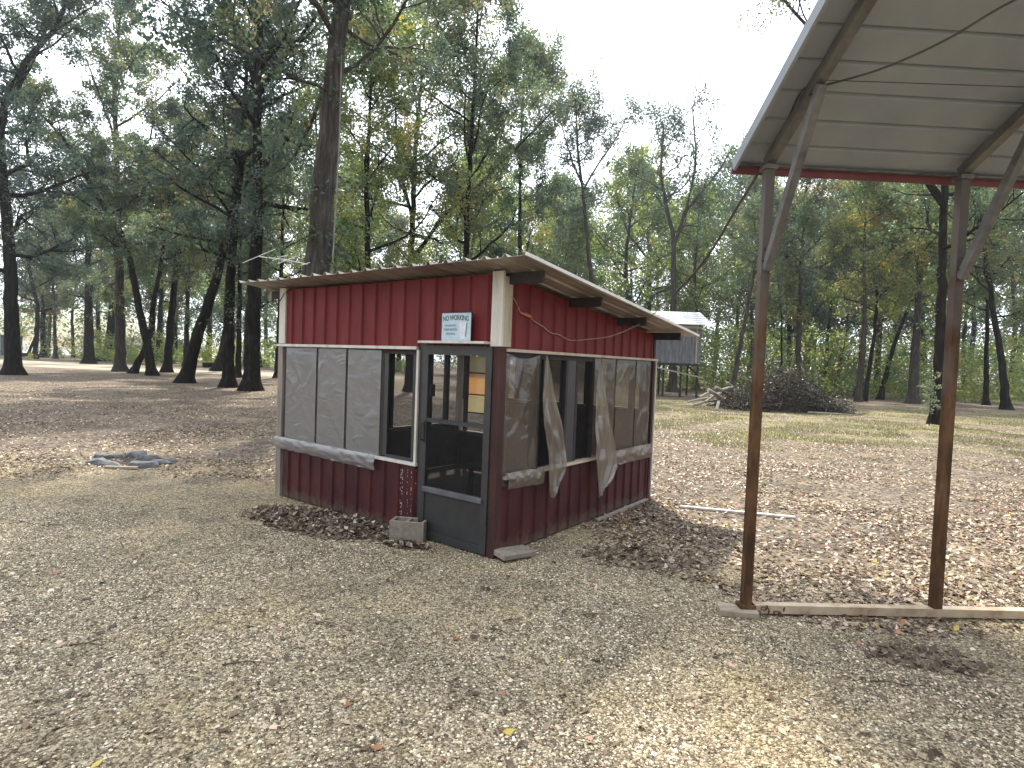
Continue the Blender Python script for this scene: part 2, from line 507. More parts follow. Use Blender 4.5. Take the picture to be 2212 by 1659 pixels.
def fallen(name, x, y, size, zoff=0.004, tilt=0.45, zarr=None):
    """curled lobed leaves lying at x, y"""
    n = len(x)
    k = 8
    ang = np.arange(k) * 2 * math.pi / k
    rad = np.array([1.0, 0.52, 0.50, 0.40, 0.72, 0.40, 0.50, 0.52])
    base = np.stack([rad * np.cos(ang), rad * np.sin(ang) * 0.95, np.zeros(k)], 1)
    base = np.concatenate([base, [[0, 0, 0]]], 0)
    curl = (rg.random(n) * 0.9 - 0.15)
    P = np.repeat(base[None], n, 0) * (1 + 0.25 * (rg.random((n, 9, 1)) - 0.5))
    P[..., 2] = curl[:, None] * (P[..., 0] ** 2 * 0.55 + P[..., 1] ** 2 * 0.9) + 0.08 * (rg.random((n, 9)) - 0.5)
    P *= size[:, None, None]
    a, b, c = rg.random(n) * 6.283, (rg.random(n) - 0.5) * 2 * tilt, (rg.random(n) - 0.5) * 2 * tilt
    cb, sb = np.cos(b)[:, None], np.sin(b)[:, None]
    x1 = P[..., 0]; y1 = P[..., 1] * cb - P[..., 2] * sb; z1 = P[..., 1] * sb + P[..., 2] * cb
    cc, sc = np.cos(c)[:, None], np.sin(c)[:, None]
    x2 = x1 * cc + z1 * sc; z2 = -x1 * sc + z1 * cc
    ca, sa = np.cos(a)[:, None], np.sin(a)[:, None]
    X = x2 * ca - y1 * sa + x[:, None]; Yy = x2 * sa + y1 * ca + y[:, None]
    g0 = gz_np(x, y) if zarr is None else zarr
    Z = z2 - z2.min(1, keepdims=True) + g0[:, None] + zoff
    V = np.stack([X, Yy, Z], -1)
    off = (np.arange(n) * 9)[:, None, None]
    T = np.array([[i, (i + 1) % k, 8] for i in range(k)])[None] + off
    return mesh_np(name, V.reshape(-1, 3), tris=T.reshape(-1, 3))


def litter_points():
    pts = []
    # y sampled so that density falls off with distance
    N = 430000
    y = 2.3 * (46 / 2.3) ** rg.random(N)
    x = (rg.random(N) * 2 - 1) * (y * 0.95 + 0.8)
    keep = rg.random(N)
    nz = np.array([mnoise.noise(Vector((a * 0.5, b * 0.5, 0))) + 0.6 * mnoise.noise(Vector((a * 1.7, b * 1.7, 3))) for a, b in zip(x, y)])
    edge = np.where(x < -1.0, 8.9, np.where(x > 2.5, 5.3, 8.9 - (x + 1) / 3.5 * 3.6))
    d = y - edge + nz * 1.2
    dens = np.clip(0.5 + d / 1.6, 0.0, 1.0)
    dens = np.where(dens > 0, dens * np.clip(0.55 + nz * 0.9, 0.12, 1.0), 0)
    dens = np.maximum(dens, 0.005)
    # fewer on the grass band
    grass = (x > 4) & (y > 15) & (y < 30)
    dens = np.where(grass, dens * 1.0, dens)
    dens = np.where((y > 43) & (x < -9), dens * 0.25, dens)
    k = (keep < dens * 0.95) & ~in_shed(x, y)
    return x[k], y[k]


lx, ly = litter_points()
tag(link("fallen_leaves", fallen("fallen_leaves", lx, ly, 0.019 + 0.024 * rg.random(len(lx))), m_litter), "dry tan and red-brown oak leaves scattered over the yard", "leaves", kind='stuff')


def heap(cx, cy, rx, ry, rz, h, n, name, label):
    a = rg.random(n) * 6.283; q = np.sqrt(rg.random(n)) * (0.65 + 0.35 * rg.random(n))
    u, v = np.cos(a) * q * rx, np.sin(a) * q * ry
    x = cx + u * math.cos(rz) - v * math.sin(rz); y = cy + u * math.sin(rz) + v * math.cos(rz)
    k = ~in_shed(x, y); x, y, q = x[k], y[k], q[k]
    z = gz_np(x, y) + h * (1 - q ** 2) * rg.random(len(x))
    tag(link(name, fallen(name, x, y, 0.026 + 0.026 * rg.random(len(x)), 0.003, 0.6, z), m_litter_dark), label, "leaf pile", kind='stuff')


# ------------------------------------------------------------------ shed
SC = Vector((-0.12, 5.465, 0)); SYAW = R(90) - 0.641
WL, WR = 3.63, 3.49
m_red = surface("red_metal_paint", [(0.25, (0.105, 0.013, 0.016)), (0.5, (0.150, 0.020, 0.023)), (0.8, (0.19, 0.038, 0.038))], (3, 3, 0.8), 1.6, 6, 0.6, 0.08, 0.004, spec=0.2)
m_maroon = surface("weathered_maroon_paint", [(0.25, (0.024, 0.005, 0.007)), (0.5, (0.052, 0.009, 0.012)), (0.68, (0.078, 0.015, 0.014)), (0.80, (0.062, 0.026, 0.018))], (2.4, 2.4, 1.6), 1.5, 8, 0.6, 0.1, 0.004, spec=0.3)
def mud_splash(m, z0, z1):
    n, l = m.node_tree.nodes, m.node_tree.links
    p = n['Principled BSDF']
    t = n.new("ShaderNodeTexCoord"); sp = n.new("ShaderNodeSeparateXYZ"); l.new(t.outputs['Object'], sp.inputs[0])
    nz = n.new("ShaderNodeTexNoise"); nz.inputs['Scale'].default_value = 14; nz.inputs['Detail'].default_value = 7; l.new(t.outputs['Object'], nz.inputs['Vector'])
    a = n.new("ShaderNodeMath"); a.operation = 'MULTIPLY_ADD'; l.new(nz.outputs[0], a.inputs[0]); a.inputs[1].default_value = 0.35; l.new(sp.outputs[2], a.inputs[2])
    mr = n.new("ShaderNodeMapRange"); mr.inputs[1].default_value = z0 + 0.17; mr.inputs[2].default_value = z1 + 0.17; mr.inputs[3].default_value = 0.65; mr.inputs[4].default_value = 0.0
    l.new(a.outputs[0], mr.inputs[0])
    x = n.new("ShaderNodeMixRGB"); l.new(mr.outputs[0], x.inputs[0]); l.new(p.inputs['Base Color'].links[0].from_socket, x.inputs[1]); x.inputs[2].default_value = (0.11, 0.085, 0.062, 1)
    l.new(x.outputs[0], p.inputs['Base Color'])


mud_splash(m_maroon, 0.02, 0.16)
m_white = surface("chalky_white_board", [(0.22, (0.26, 0.22, 0.18)), (0.42, (0.52, 0.49, 0.44)), (0.7, (0.68, 0.65, 0.60))], (5, 5, 1.2), 1.6, 8, 0.8, 0.2, 0.004)
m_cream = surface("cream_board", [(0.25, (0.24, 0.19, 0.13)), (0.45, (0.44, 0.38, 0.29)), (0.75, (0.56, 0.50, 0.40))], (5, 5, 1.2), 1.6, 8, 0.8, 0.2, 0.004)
m_greywood = surface("grey_weathered_wood", [(0.25, (0.12, 0.10, 0.085)), (0.5, (0.25, 0.215, 0.185)), (0.8, (0.40, 0.36, 0.31))], (14, 14, 1.5), 1.0, 7, 0.9, 0.5, 0.006)
m_darkwood = surface("dark_purlin_wood", [(0.25, (0.022, 0.019, 0.021)), (0.6, (0.045, 0.038, 0.040)), (0.85, (0.08, 0.068, 0.064))], (4, 4, 4), 2.0, 6, 0.85, 0.4, 0.004)
m_rustpost = surface("rust_red_corner_trim", [(0.25, (0.026, 0.012, 0.012)), (0.5, (0.050, 0.020, 0.018)), (0.75, (0.10, 0.038, 0.024))], (6, 6, 0.9), 1.5, 7, 0.7, 0.2, 0.003)
m_doorframe = surface("dark_bronze_door", [(0.3, (0.018, 0.018, 0.020)), (0.7, (0.034, 0.034, 0.036))], (3, 3, 3), 2.0, 5, 0.5, 0.05, 0.002, spec=0.5)
m_kick = surface("dark_kick_panel", [(0.3, (0.014, 0.014, 0.015)), (0.7, (0.026, 0.026, 0.027))], (3, 3, 3), 2.0, 5, 0.55, 0.06, 0.002, spec=0.5)
m_roofm = surface("galvanised_roof", [(0.25, (0.17, 0.14, 0.12)), (0.5, (0.30, 0.27, 0.24)), (0.8, (0.46, 0.43, 0.39))], (1.5, 1.5, 1.5), 1.5, 8, 0.45, 0.06, 0.004, metallic=0.35, spec=0.5)
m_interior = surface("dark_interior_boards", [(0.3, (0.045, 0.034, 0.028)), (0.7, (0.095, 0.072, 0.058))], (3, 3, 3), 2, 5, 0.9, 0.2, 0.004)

m_screen, n_, l_, p_ = new_mat("insect_screen")
n_.remove(p_)
dd = n_.new("ShaderNodeBsdfDiffuse"); dd.inputs[0].default_value = (0.03, 0.03, 0.032, 1)
tt = n_.new("ShaderNodeBsdfTransparent")
mm = n_.new("ShaderNodeMixShader"); mm.inputs[0].default_value = 0.62
l_.new(dd.outputs[0], mm.inputs[2]); l_.new(tt.outputs[0], mm.inputs[1]); 
mm.inputs[0].default_value = 0.30
l_.new(mm.outputs[0], n_['Material Output'].inputs[0])


def plastic_mat(name, col, opac, tr=0.5, bs=0.8):
    m, n, l, p = new_mat(name)
    n.remove(p)
    t = n.new("ShaderNodeTexCoord")
    mpp = n.new("ShaderNodeMapping"); mpp.inputs['Rotation'].default_value = (0.5, 0.6, 0.3); mpp.inputs['Scale'].default_value = (1.0, 1.0, 2.2)
    l.new(t.outputs['Object'], mpp.inputs[0])
    nz = n.new("ShaderNodeTexNoise"); nz.noise_type = 'RIDGED_MULTIFRACTAL'; nz.inputs['Scale'].default_value = 3.6; nz.inputs['Detail'].default_value = 6
    nz.inputs['Roughness'].default_value = 0.55; nz.inputs['Distortion'].default_value = 1.2
    l.new(mpp.outputs[0], nz.inputs['Vector'])
    b = n.new("ShaderNodeBump"); b.inputs['Strength'].default_value = bs; b.inputs['Distance'].default_value = 0.018
    l.new(nz.outputs[0], b.inputs['Height'])
    mr = n.new("ShaderNodeMapRange"); mr.inputs[1].default_value = 0.3; mr.inputs[2].default_value = 0.7; mr.inputs[3].default_value = opac - 0.04; mr.inputs[4].default_value = opac + 0.04
    l.new(nz.outputs[0], mr.inputs[0])
    d = n.new("ShaderNodeBsdfDiffuse"); d.inputs[0].default_value = (*col, 1); l.new(b.outputs[0], d.inputs['Normal'])
    tl = n.new("ShaderNodeBsdfTranslucent"); tl.inputs[0].default_value = (*col, 1)
    m1 = n.new("ShaderNodeMixShader"); m1.inputs[0].default_value = tr
    l.new(d.outputs[0], m1.inputs[1]); l.new(tl.outputs[0], m1.inputs[2])
    g = n.new("ShaderNodeBsdfGlossy"); g.inputs['Roughness'].default_value = 0.13; l.new(b.outputs[0], g.inputs['Normal']); g.inputs[0].default_value = (0.9, 0.9, 0.92, 1)
    m2 = n.new("ShaderNodeMixShader"); m2.inputs[0].default_value = 0.11
    l.new(m1.outputs[0], m2.inputs[1]); l.new(g.outputs[0], m2.inputs[2])
    tp = n.new("ShaderNodeBsdfTransparent"); tp.inputs[0].default_value = (0.93, 0.93, 0.92, 1)
    m3 = n.new("ShaderNodeMixShader"); l.new(mr.outputs[0], m3.inputs[0])
    l.new(tp.outputs[0], m3.inputs[1]); l.new(m2.outputs[0], m3.inputs[2])
    l.new(m3.outputs[0], n['Material Output'].inputs[0])
    return m


m_plastic = plastic_mat("cloudy_plastic_sheeting", (0.33, 0.33, 0.335), 0.68, 0.25, 0.45)
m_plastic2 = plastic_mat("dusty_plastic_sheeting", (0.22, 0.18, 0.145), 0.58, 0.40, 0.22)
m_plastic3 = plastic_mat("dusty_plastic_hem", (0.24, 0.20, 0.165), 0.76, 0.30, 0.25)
m_tanpane = plastic_mat("amber_plastic_pane", (0.80, 0.56, 0.30), 0.95, 0.95)
m_palepane = plastic_mat("pale_plastic_pane", (0.66, 0.60, 0.40), 0.92, 0.92)

shed = thing("shed", "red metal shed with plastic-covered windows and dark screen door", "shed", SC, SYAW)
# local frame: x = depth behind the door wall (r), y = along the door wall to the left (l)


def wallpt(wall, a, z, out):
    """point on a wall; out = metres outside of it"""
    if wall == 'F': return (-out, a, z)
    if wall == 'S': return (a, -out, z)
    if wall == 'E': return (a, WL + out, z)
    return (WR + out, a, z)


def ribbed(wall, a0, a1, z0, z1f, ph=0.02, pitch=0.229):
    """ribbed sheet panel with flat back; z1f(a) gives the top edge"""
    mb = MB()
    prof = []
    k = math.ceil((a0 - ph) / pitch - 0.2)
    prof.append((a0, 0.0))
    while True:
        c = ph + k * pitch
        if c + 0.03 > a1: break
        if c - 0.03 > a0:
            prof += [(c - 0.024, 0.0), (c - 0.009, 0.022), (c + 0.009, 0.022), (c + 0.024, 0.0), (c + 0.078, 0.0), (c + 0.083, 0.0015), (c + 0.090, 0.0), (c + 0.140, 0.0), (c + 0.145, 0.0015), (c + 0.153, 0.0)]
        k += 1
    prof = [q for q in prof if q[0] < a1 - 0.001] + [(a1, 0.0)]
    n = len(prof)
    for a, o in prof:
        mb.v.append(wallpt(wall, a, z0, o + 0.012)); mb.v.append(wallpt(wall, a, z1f(a), o + 0.012))
    for a, o in prof:
        mb.v.append(wallpt(wall, a, z0, 0.0)); mb.v.append(wallpt(wall, a, z1f(a), 0.0))
    for i in range(n - 1):
        mb.f.append([2 * i, 2 * i + 2, 2 * i + 3, 2 * i + 1])
        j = 2 * n + 2 * i
        mb.f.append([j, j + 1, j + 3, j + 2])
        mb.f.append([2 * i + 1, 2 * i + 3, j + 3, j + 1])
        mb.f.append([2 * i, j, j + 2, 2 * i + 2])
    return mb


def wbox(wall, a0, a1, z0, z1, o0, o1):
    p, q = wallpt(wall, a0, z0, o0), wallpt(wall, a1, z1, o1)
    mb = MB(); mb.box(min(p[0], q[0]), max(p[0], q[0]), min(p[1], q[1]), max(p[1], q[1]), z0, z1)
    return mb


def part(name, mb, mat, label=None, parent=None, **k):
    o = mb.build(name, mat, parent or shed, **k)
    if label: o['label'] = label
    return o


def roofz(r): return 2.665 - 0.100 * r          # underside of the roof over the walls


# upper red panels
part("wall", ribbed('F', 0.125, 3.50, 1.985, lambda a: 2.68, 0.16), m_red, "bright red ribbed metal above the door and windows")
part("wall", ribbed('S', 0.125, 3.47, 1.985, lambda a: roofz(a), 0.20), m_red, "red ribbed metal gable above the right-hand windows")
part("wall", ribbed('E', 0.02, 3.47, 1.985, lambda a: roofz(a), 0.20), m_red)
part("wall", ribbed('B', 0.02, 3.60, 1.985, lambda a: 2.31, 0.16), m_red)
# lower panels
def with_bits(mb, bits, mat, label, mat2):
    n0 = len(mb.f)
    for b in bits: mb.box(*b)
    o = part("wall", mb, mat, label)
    o.data.materials.append(mat2)
    for i, p in enumerate(o.data.polygons):
        if i >= n0: p.material_index = 1
    return o


q = random.Random(3)
bits = []
for i in range(150):                                     # scraped pale specks near the block
    l = q.choice([1.06, 1.08, 1.11, 1.17, 1.26, 1.29, 1.31]) + q.uniform(-0.012, 0.012); z = q.uniform(0.08, 0.70); sz = q.uniform(0.0008, 0.0032)
    bits.append((-0.0145, -0.0122, l - sz, l + sz, z - sz * q.uniform(1, 7), z + sz))
with_bits(ribbed('F', 1.02, 3.50, 0.02, lambda a: 0.735, 0.16), bits, m_maroon, "dark maroon ribbed metal below the front windows", m_white)
part("wall", ribbed('S', 0.068, 3.47, 0.02, lambda a: 0.735, 0.20), m_maroon, "dark maroon ribbed metal below the right-hand windows")
part("wall", ribbed('E', 0.02, 3.47, 0.02, lambda a: 0.735, 0.20), m_maroon)
part("wall", ribbed('B', 2.88, 3.60, 0.02, lambda a: 0.60, 0.16), m_maroon)
part("wall", ribbed('B', 0.02, 2.87, 0.02, lambda a: 1.24, 0.16), m_maroon)
# inner lining behind the lower and upper panels
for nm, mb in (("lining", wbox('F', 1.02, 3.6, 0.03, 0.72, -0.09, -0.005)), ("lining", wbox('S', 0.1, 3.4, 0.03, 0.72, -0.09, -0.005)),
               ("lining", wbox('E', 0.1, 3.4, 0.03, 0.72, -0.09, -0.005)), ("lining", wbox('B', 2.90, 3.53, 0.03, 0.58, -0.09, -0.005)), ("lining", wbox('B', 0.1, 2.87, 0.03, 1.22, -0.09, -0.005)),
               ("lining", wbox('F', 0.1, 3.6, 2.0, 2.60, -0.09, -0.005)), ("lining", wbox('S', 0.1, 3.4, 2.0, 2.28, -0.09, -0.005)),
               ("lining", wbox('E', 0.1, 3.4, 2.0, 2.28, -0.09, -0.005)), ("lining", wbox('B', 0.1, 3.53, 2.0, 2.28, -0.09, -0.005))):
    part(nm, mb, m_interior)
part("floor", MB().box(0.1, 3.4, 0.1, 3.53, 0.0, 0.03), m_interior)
# corner boards
mb = MB().box(-0.030, 0.0, -0.030, 0.100, 2.0, 2.70); part("corner_board", mb, m_white, "white corner board above the door")
mb = MB().box(0.001, 0.120, -0.030, -0.001, 2.0, 2.655); part("corner_board", mb, m_cream, "cream corner board on the right wall")
mb = MB().box(-0.032, -0.001, 3.505, 3.64, 1.99, 2.70); part("corner_board", mb, m_white)
mb = MB().box(-0.034, 0.06, 3.535, 3.64, 0.0, 1.95); part("corner_post", mb, m_greywood, "weathered grey corner post")
mb = MB().box(-0.026, 0.066, -0.026, 0.060, 0.0, 1.996); part("corner_post", mb, m_rustpost, "rust red corner post beside the door")
mb = MB().box(3.47, 3.53, -0.03, 0.06, 0.0, 2.34); part("corner_post", mb, m_rustpost)
mb = MB().box(3.45, 3.53, 3.57, 3.66, 0.0, 2.34); part("corner_post", mb, m_greywood)
mb = MB().box(3.531, 3.55, -0.05, -0.02, 0.02, 1.95); part("corner_trim", mb, m_white, "thin white strip on the far right corner")
# rails and sills
part("rail", MB().box(-0.045, -0.001, 1.072, 3.67, 1.952, 1.984), m_white, "white rail over the front windows")
part("rail", MB().box(0.055, 3.60, -0.045, -0.001, 1.955, 1.984), m_cream, "pale rail over the right-hand windows")
part("rail", wbox('E', 0.02, 3.5, 1.95, 1.984, 0.0, 0.03), m_greywood)
part("rail", wbox('B', 0.02, 3.6, 1.95, 1.984, 0.0, 0.03), m_greywood)
part("sill", MB().box(-0.050, 0.06, 1.03, 3.534, 0.736, 0.764), m_white, "white sill under the front windows")
part("sill", MB().box(0.09, 3.468, -0.050, 0.06, 0.736, 0.764), m_cream, "pale sill under the right-hand windows")
part("sill", wbox('E', 0.02, 3.45, 0.736, 0.77, -0.06, 0.03), m_greywood)
part("sill", wbox('B', 2.90, 3.57, 0.602, 0.63, -0.06, 0.03), m_greywood)
part("sill", wbox('B', 0.02, 2.87, 1.242, 1.27, -0.06, 0.03), m_greywood)
part("window_trim", MB().box(-0.036, -0.001, 1.045, 1.075, 0.765, 1.95), m_white)


def studs(wall, positions, z0, z1, w=0.045, d=0.07):
    for a in positions:
        part("stud", wbox(wall, a - w / 2, a + w / 2, z0, z1, -d, 0.006), m_darkwood)


studs('F', (1.09, 1.625, 2.24, 2.815, 3.50), 0.765, 1.951)
studs('S', (0.12, 0.66, 1.20, 1.42, 1.80, 2.355, 2.94, 3.43), 0.765, 1.954)
studs('E', (0.15, 0.95, 1.88), 0.771, 1.949)
part("stud", wbox('E', 2.56, 2.757, 0.771, 1.949, -0.07, 0.006), m_darkwood)
part("stud", wbox('E', 3.09, 3.165, 0.771, 1.949, -0.07, 0.006), m_darkwood)
studs('B', (0.12, 0.65, 1.02), 1.271, 1.949)
studs('B', (2.885, 3.43), 0.631, 1.949)
part("stud", wbox('B', 1.28, 1.47, 1.271, 1.949, -0.07, 0.006), m_darkwood)
part("stud", wbox('B', 1.83, 2.35, 1.271, 1.949, -0.07, 0.006), m_darkwood)
part("header", wbox('F', 1.12, 3.47, 1.90, 1.951, -0.07, 0.004), m_darkwood)
part("header", wbox('S', 0.14, 3.40, 1.90, 1.954, -0.07, 0.004), m_darkwood)
part("screen", wbox('F', 1.12, 1.60, 0.766, 1.90, -0.030, -0.026), m_screen, "dark insect screen beside the door")
part("screen", wbox('S', 0.70, 1.78, 0.766, 1.90, -0.030, -0.026), m_screen)
part("window_frame", wbox('F', 1.115, 1.150, 0.78, 1.90, -0.02, 0.004), m_doorframe)
part("window_frame", wbox('F', 1.535, 1.60, 0.78, 1.90, -0.02, 0.004), m_doorframe)
part("window_frame", wbox('F', 1.15, 1.535, 0.766, 0.80, -0.02, 0.003), m_doorframe)
part("window_frame", wbox('S', 1.225, 1.395, 0.766, 1.90, -0.025, 0.002), m_doorframe)
# plywood between openings of the end wall so that the inside stays dark
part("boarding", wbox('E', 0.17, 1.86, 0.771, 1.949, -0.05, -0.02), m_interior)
part("switch_box", MB().box(2.60, 2.70, 3.45, 3.555, 1.25, 1.45), m_doorframe)

rs = random.Random(5)


def sheet(wall, a0, a1, z0, z1, out, amp, seed, nu=44, nv=80, sag=0.0):
    def fn(u, v):
        a = a0 + (a1 - a0) * u; z = z0 + (z1 - z0) * v
        k1 = mnoise.noise(Vector((a * 3 + seed, z * 1.4, seed)))
        cr_ = 0.0
        for dx, dz, fr, sd in ((0.9, 0.45, 9, 1.0), (0.85, -0.5, 11, 2.0), (0.3, 0.95, 7, 3.0)):   # creases running diagonally
            t_ = (a * dx + z * dz) * fr + 2.0 * mnoise.noise(Vector((a * 2.2, z * 2.2, seed + sd)))
            cr_ += (abs(math.sin(t_)) ** 6) * max(0.0, mnoise.noise(Vector((a * 2.5 + sd * 7, z * 2.5, seed * 1.3))) + 0.15)
        w = amp * (0.5 * k1 + 0.55 * cr_)
        e = min(1.0, 12 * min(u, 1 - u, v, 1 - v) + 0.15)
        return wallpt(wall, a, z - sag * math.sin(math.pi * u) * v, out + 0.006 + abs(w) * e)
    return MB().grid(fn, nu, nv)


PL = dict(smooth=True)
part("plastic_sheet", sheet('F', 2.835, 3.482, 0.765, 1.94, 0.008, 0.017, 1.3), m_plastic, **PL)
part("plastic_sheet", sheet('F', 2.262, 2.796, 0.765, 1.94, 0.008, 0.017, 4.3), m_plastic, **PL)
part("plastic_sheet", sheet('F', 1.645, 2.222, 0.765, 1.935, 0.008, 0.018, 7.7), m_plastic, **PL)


def hem(wall, a0, a1, zt0, zb0, zt1, zb1, seed, mat):
    def fn(u, v):
        a = a0 + (a1 - a0) * u
        zt = zt0 + (zt1 - zt0) * u; zb = zb0 + (zb1 - zb0) * u
        w = 0.030 * mnoise.noise(Vector((a * 4, v * 3, seed))) + 0.016 * mnoise.noise(Vector((a * 14, v * 8 + a * 5, seed)))
        return wallpt(wall, a, zt + (zb - zt) * v + 0.012 * mnoise.noise(Vector((a * 6, 2, seed))), 0.056 + 0.02 * math.sin(v * math.pi) + abs(w))
    part("plastic_hem", MB().grid(fn, 60, 8), mat, **PL)


hem('F', 3.62, 1.64, 0.79, 0.64, 0.775, 0.615, 2.2, m_plastic)
# right wall sheets
part("plastic_sheet", sheet('S', 0.075, 0.64, 0.66, 1.945, 0.010, 0.045, 9.1, sag=0.05), m_plastic2, **PL)
part("plastic_sheet", sheet('S', 1.80, 2.335, 0.765, 1.945, 0.010, 0.035, 12.4), m_plastic2, **PL)
part("plastic_sheet", sheet('S', 2.375, 2.92, 0.765, 1.945, 0.010, 0.035, 15.5), m_plastic2, **PL)
part("plastic_sheet", sheet('S', 2.96, 3.41, 0.765, 1.945, 0.010, 0.030, 18.8), m_plastic2, **PL)
hem('S', 2.20, 3.45, 0.80, 0.62, 0.80, 0.60, 5.5, m_plastic3)
hem('S', 0.10, 0.72, 0.80, 0.645, 0.79, 0.62, 8.5, m_plastic3)


def flap(pts_top, edgeL, edgeR, seed, mat):
    """torn sheet hanging from one point; edges are lists of (a, z) from top to bottom"""
    def lerp(e, t):
        k = t * (len(e) - 1); i = min(int(k), len(e) - 2); f = k - i
        return e[i][0] + (e[i + 1][0] - e[i][0]) * f, e[i][1] + (e[i + 1][1] - e[i][1]) * f
    def fn(u, v):
        l, r = lerp(edgeL, v), lerp(edgeR, v)
        a = l[0] + (r[0] - l[0]) * u; z = l[1] + (r[1] - l[1]) * u
        w = 0.035 * math.sin(u * 9 + v * 2 + seed) * (0.3 + v) + 0.03 * mnoise.noise(Vector((u * 5, v * 6, seed)))
        return wallpt('S', a, z, 0.075 + 0.05 * v + abs(w))
    part("torn_plastic_flap", MB().grid(fn, 16, 44), mat, "torn plastic flap hanging from the right-hand windows", **PL)


flap(None, [(0.655, 1.935), (0.60, 1.60), (0.59, 1.25), (0.71, 0.95), (0.72, 0.70), (0.77, 0.47)], [(0.68, 1.945), (0.80, 1.60), (0.93, 1.25), (1.04, 0.95), (1.02, 0.72), (0.84, 0.52)], 1.0, m_plastic3)
flap(None, [(1.80, 1.94), (1.74, 1.60), (1.70, 1.25), (1.69, 0.90), (1.70, 0.70), (1.78, 0.30)], [(1.83, 1.945), (1.93, 1.60), (2.06, 1.25), (2.20, 0.90), (2.26, 0.62), (1.95, 0.42)], 3.0, m_plastic3)
# back and end openings
for a0, a1 in ((0.15, 0.62), (0.68, 0.99), (1.05, 1.275), (1.475, 1.825), (2.355, 2.86)):
    part("plastic_sheet", wbox('B', a0, a1, 1.275, 1.945, 0.002, 0.006), m_plastic2)
part("window_pane", wbox('B', 2.91, 3.40, 1.665, 1.945, 0.002, 0.006), m_palepane)
part("window_pane", wbox('B', 2.91, 3.40, 1.285, 1.640, 0.002, 0.006), m_tanpane, "amber pane seen through the door")
part("window_pane", wbox('B', 2.91, 3.40, 0.965, 1.265, 0.002, 0.006), m_palepane)
for z in (1.652, 1.275, 0.955):
    part("muntin", wbox('B', 2.905, 3.405, z - 0.010, z + 0.010, -0.03, 0.0015), m_darkwood)

# roof: one corrugated sheet, high side over the door, low side at the back
def roof_mesh():
    mb = MB()
    l0, l1, r0, r1 = -0.50, 4.08, -0.35, 3.90
    pitchl = 0.229
    prof = []
    l = l0
    k = 0
    while l < l1 - 0.02:
        prof += [(l, 0.030), (l + 0.022, 0.0), (l + 0.10, 0.0), (l + 0.107, 0.004), (l + 0.114, 0.0), (l + 0.190, 0.0), (l + 0.210, 0.030)]
        l += pitchl
    prof.append((l, 0.030))
    n = len(prof)
    st = 10
    for j in range(st + 1):
        r = r0 + (r1 - r0) * j / st
        for (a, h) in prof:
            z = 2.715 - 0.100 * r + h + 0.012 * mnoise.noise(Vector((a * 1.5, r * 1.2, 3.3)))
            mb.v.append((r, a, z))
    for j in range(st):
        for i in range(n - 1):
            q = j * n + i
            mb.f.append([q, q + n, q + n + 1, q + 1])
    return mb


part("roof", roof_mesh(), m_roofm, "corrugated metal roof sloping down to the back", solid=0.004)
m_edge = surface("bright_metal_edge", [(0.3, (0.50, 0.47, 0.43)), (0.7, (0.66, 0.63, 0.58))], (2, 2, 2), 2, 5, 0.4, 0.05, 0.002, metallic=0.3)
eb = MB(); eb.beam((-0.352, -0.506, 2.762), (3.90, -0.506, 2.337), 0.012, 0.030); part("roof_edge", eb, m_edge)
for r in (0.05, 1.19, 2.34, 3.47):
    z = roofz(r)
    if r == 0.05:
        part("purlin", MB().box(0.06, 0.10, -0.40, 3.98, 2.585, 2.69), m_darkwood)
    else:
        part("purlin", MB().box(r - 0.02, r + 0.02, -0.40, 3.98, z - 0.068, z + 0.034), m_darkwood)
part("rafter", MB().box(0.062, 0.10, 3.99, 4.06, 2.56, 2.66), m_greywood)

part("wire", MB().tube([(-0.036, 3.66, 2.52), (-0.040, 3.60, 2.56), (-0.045, 3.52, 2.63), (-0.02, 3.42, 2.675)], 0.005, 5), m_darkwood)
# screen door
door = part("door", MB().box(-0.040, -0.002, 0.092, 0.168, 0.02, 1.995).box(-0.040, -0.002, 0.925, 1.000, 0.02, 1.995)
            .box(-0.040, -0.002, 0.169, 0.924, 1.905, 1.995).box(-0.040, -0.002, 0.169, 0.924, 0.02, 0.10).box(-0.036, -0.004, 0.169, 0.924, 1.215, 1.255), m_doorframe, "dark framed screen door")
door.location.y = -0.028
part("push_bar", MB().box(-0.060, -0.003, 0.150, 0.944, 0.500, 0.552), surface("door_rail_metal", [(0.3, (0.07, 0.07, 0.085)), (0.7, (0.12, 0.12, 0.14))], (3, 3, 3), 2, 4, 0.4, 0.03, 0.002), parent=door, bevel=0.006)
part("kick_panel", MB().box(-0.030, -0.012, 0.169, 0.924, 0.101, 0.499), m_kick, parent=door)
part("screen", MB().box(-0.024, -0.020, 0.169, 0.924, 0.553, 1.214), m_screen, parent=door)
part("screen", MB().box(-0.024, -0.020, 0.169, 0.924, 1.256, 1.904), m_screen, parent=door)
part("door_handle", MB().tube([(-0.042, 0.960, 1.20), (-0.085, 0.960, 1.18), (-0.085, 0.960, 1.04), (-0.042, 0.960, 1.02)], 0.009, 6).box(-0.048, -0.040, 0.945, 0.975, 1.00, 1.22), m_kick, parent=door)
for z in (0.30, 1.60):
    part("hinge", MB().box(-0.046, -0.041, 0.089, 0.10, z, z + 0.1), m_kick, parent=door)
part("door_frame", MB().box(-0.012, 0.08, 0.975, 1.044, 0.0, 2.018).box(-0.012, 0.08, 0.063, 0.974, 1.997, 2.018), m_doorframe)
part("door_ledge", MB().box(-0.115, 0.0, 0.110, 0.985, 2.018, 2.042), m_white, "white ledge over the door", bevel=0.004)
def shedpt(r, l, z):
    c, s = math.cos(SYAW), math.sin(SYAW)
    return Vector((SC.x + r * c - l * s, SC.y + r * s + l * c, z))


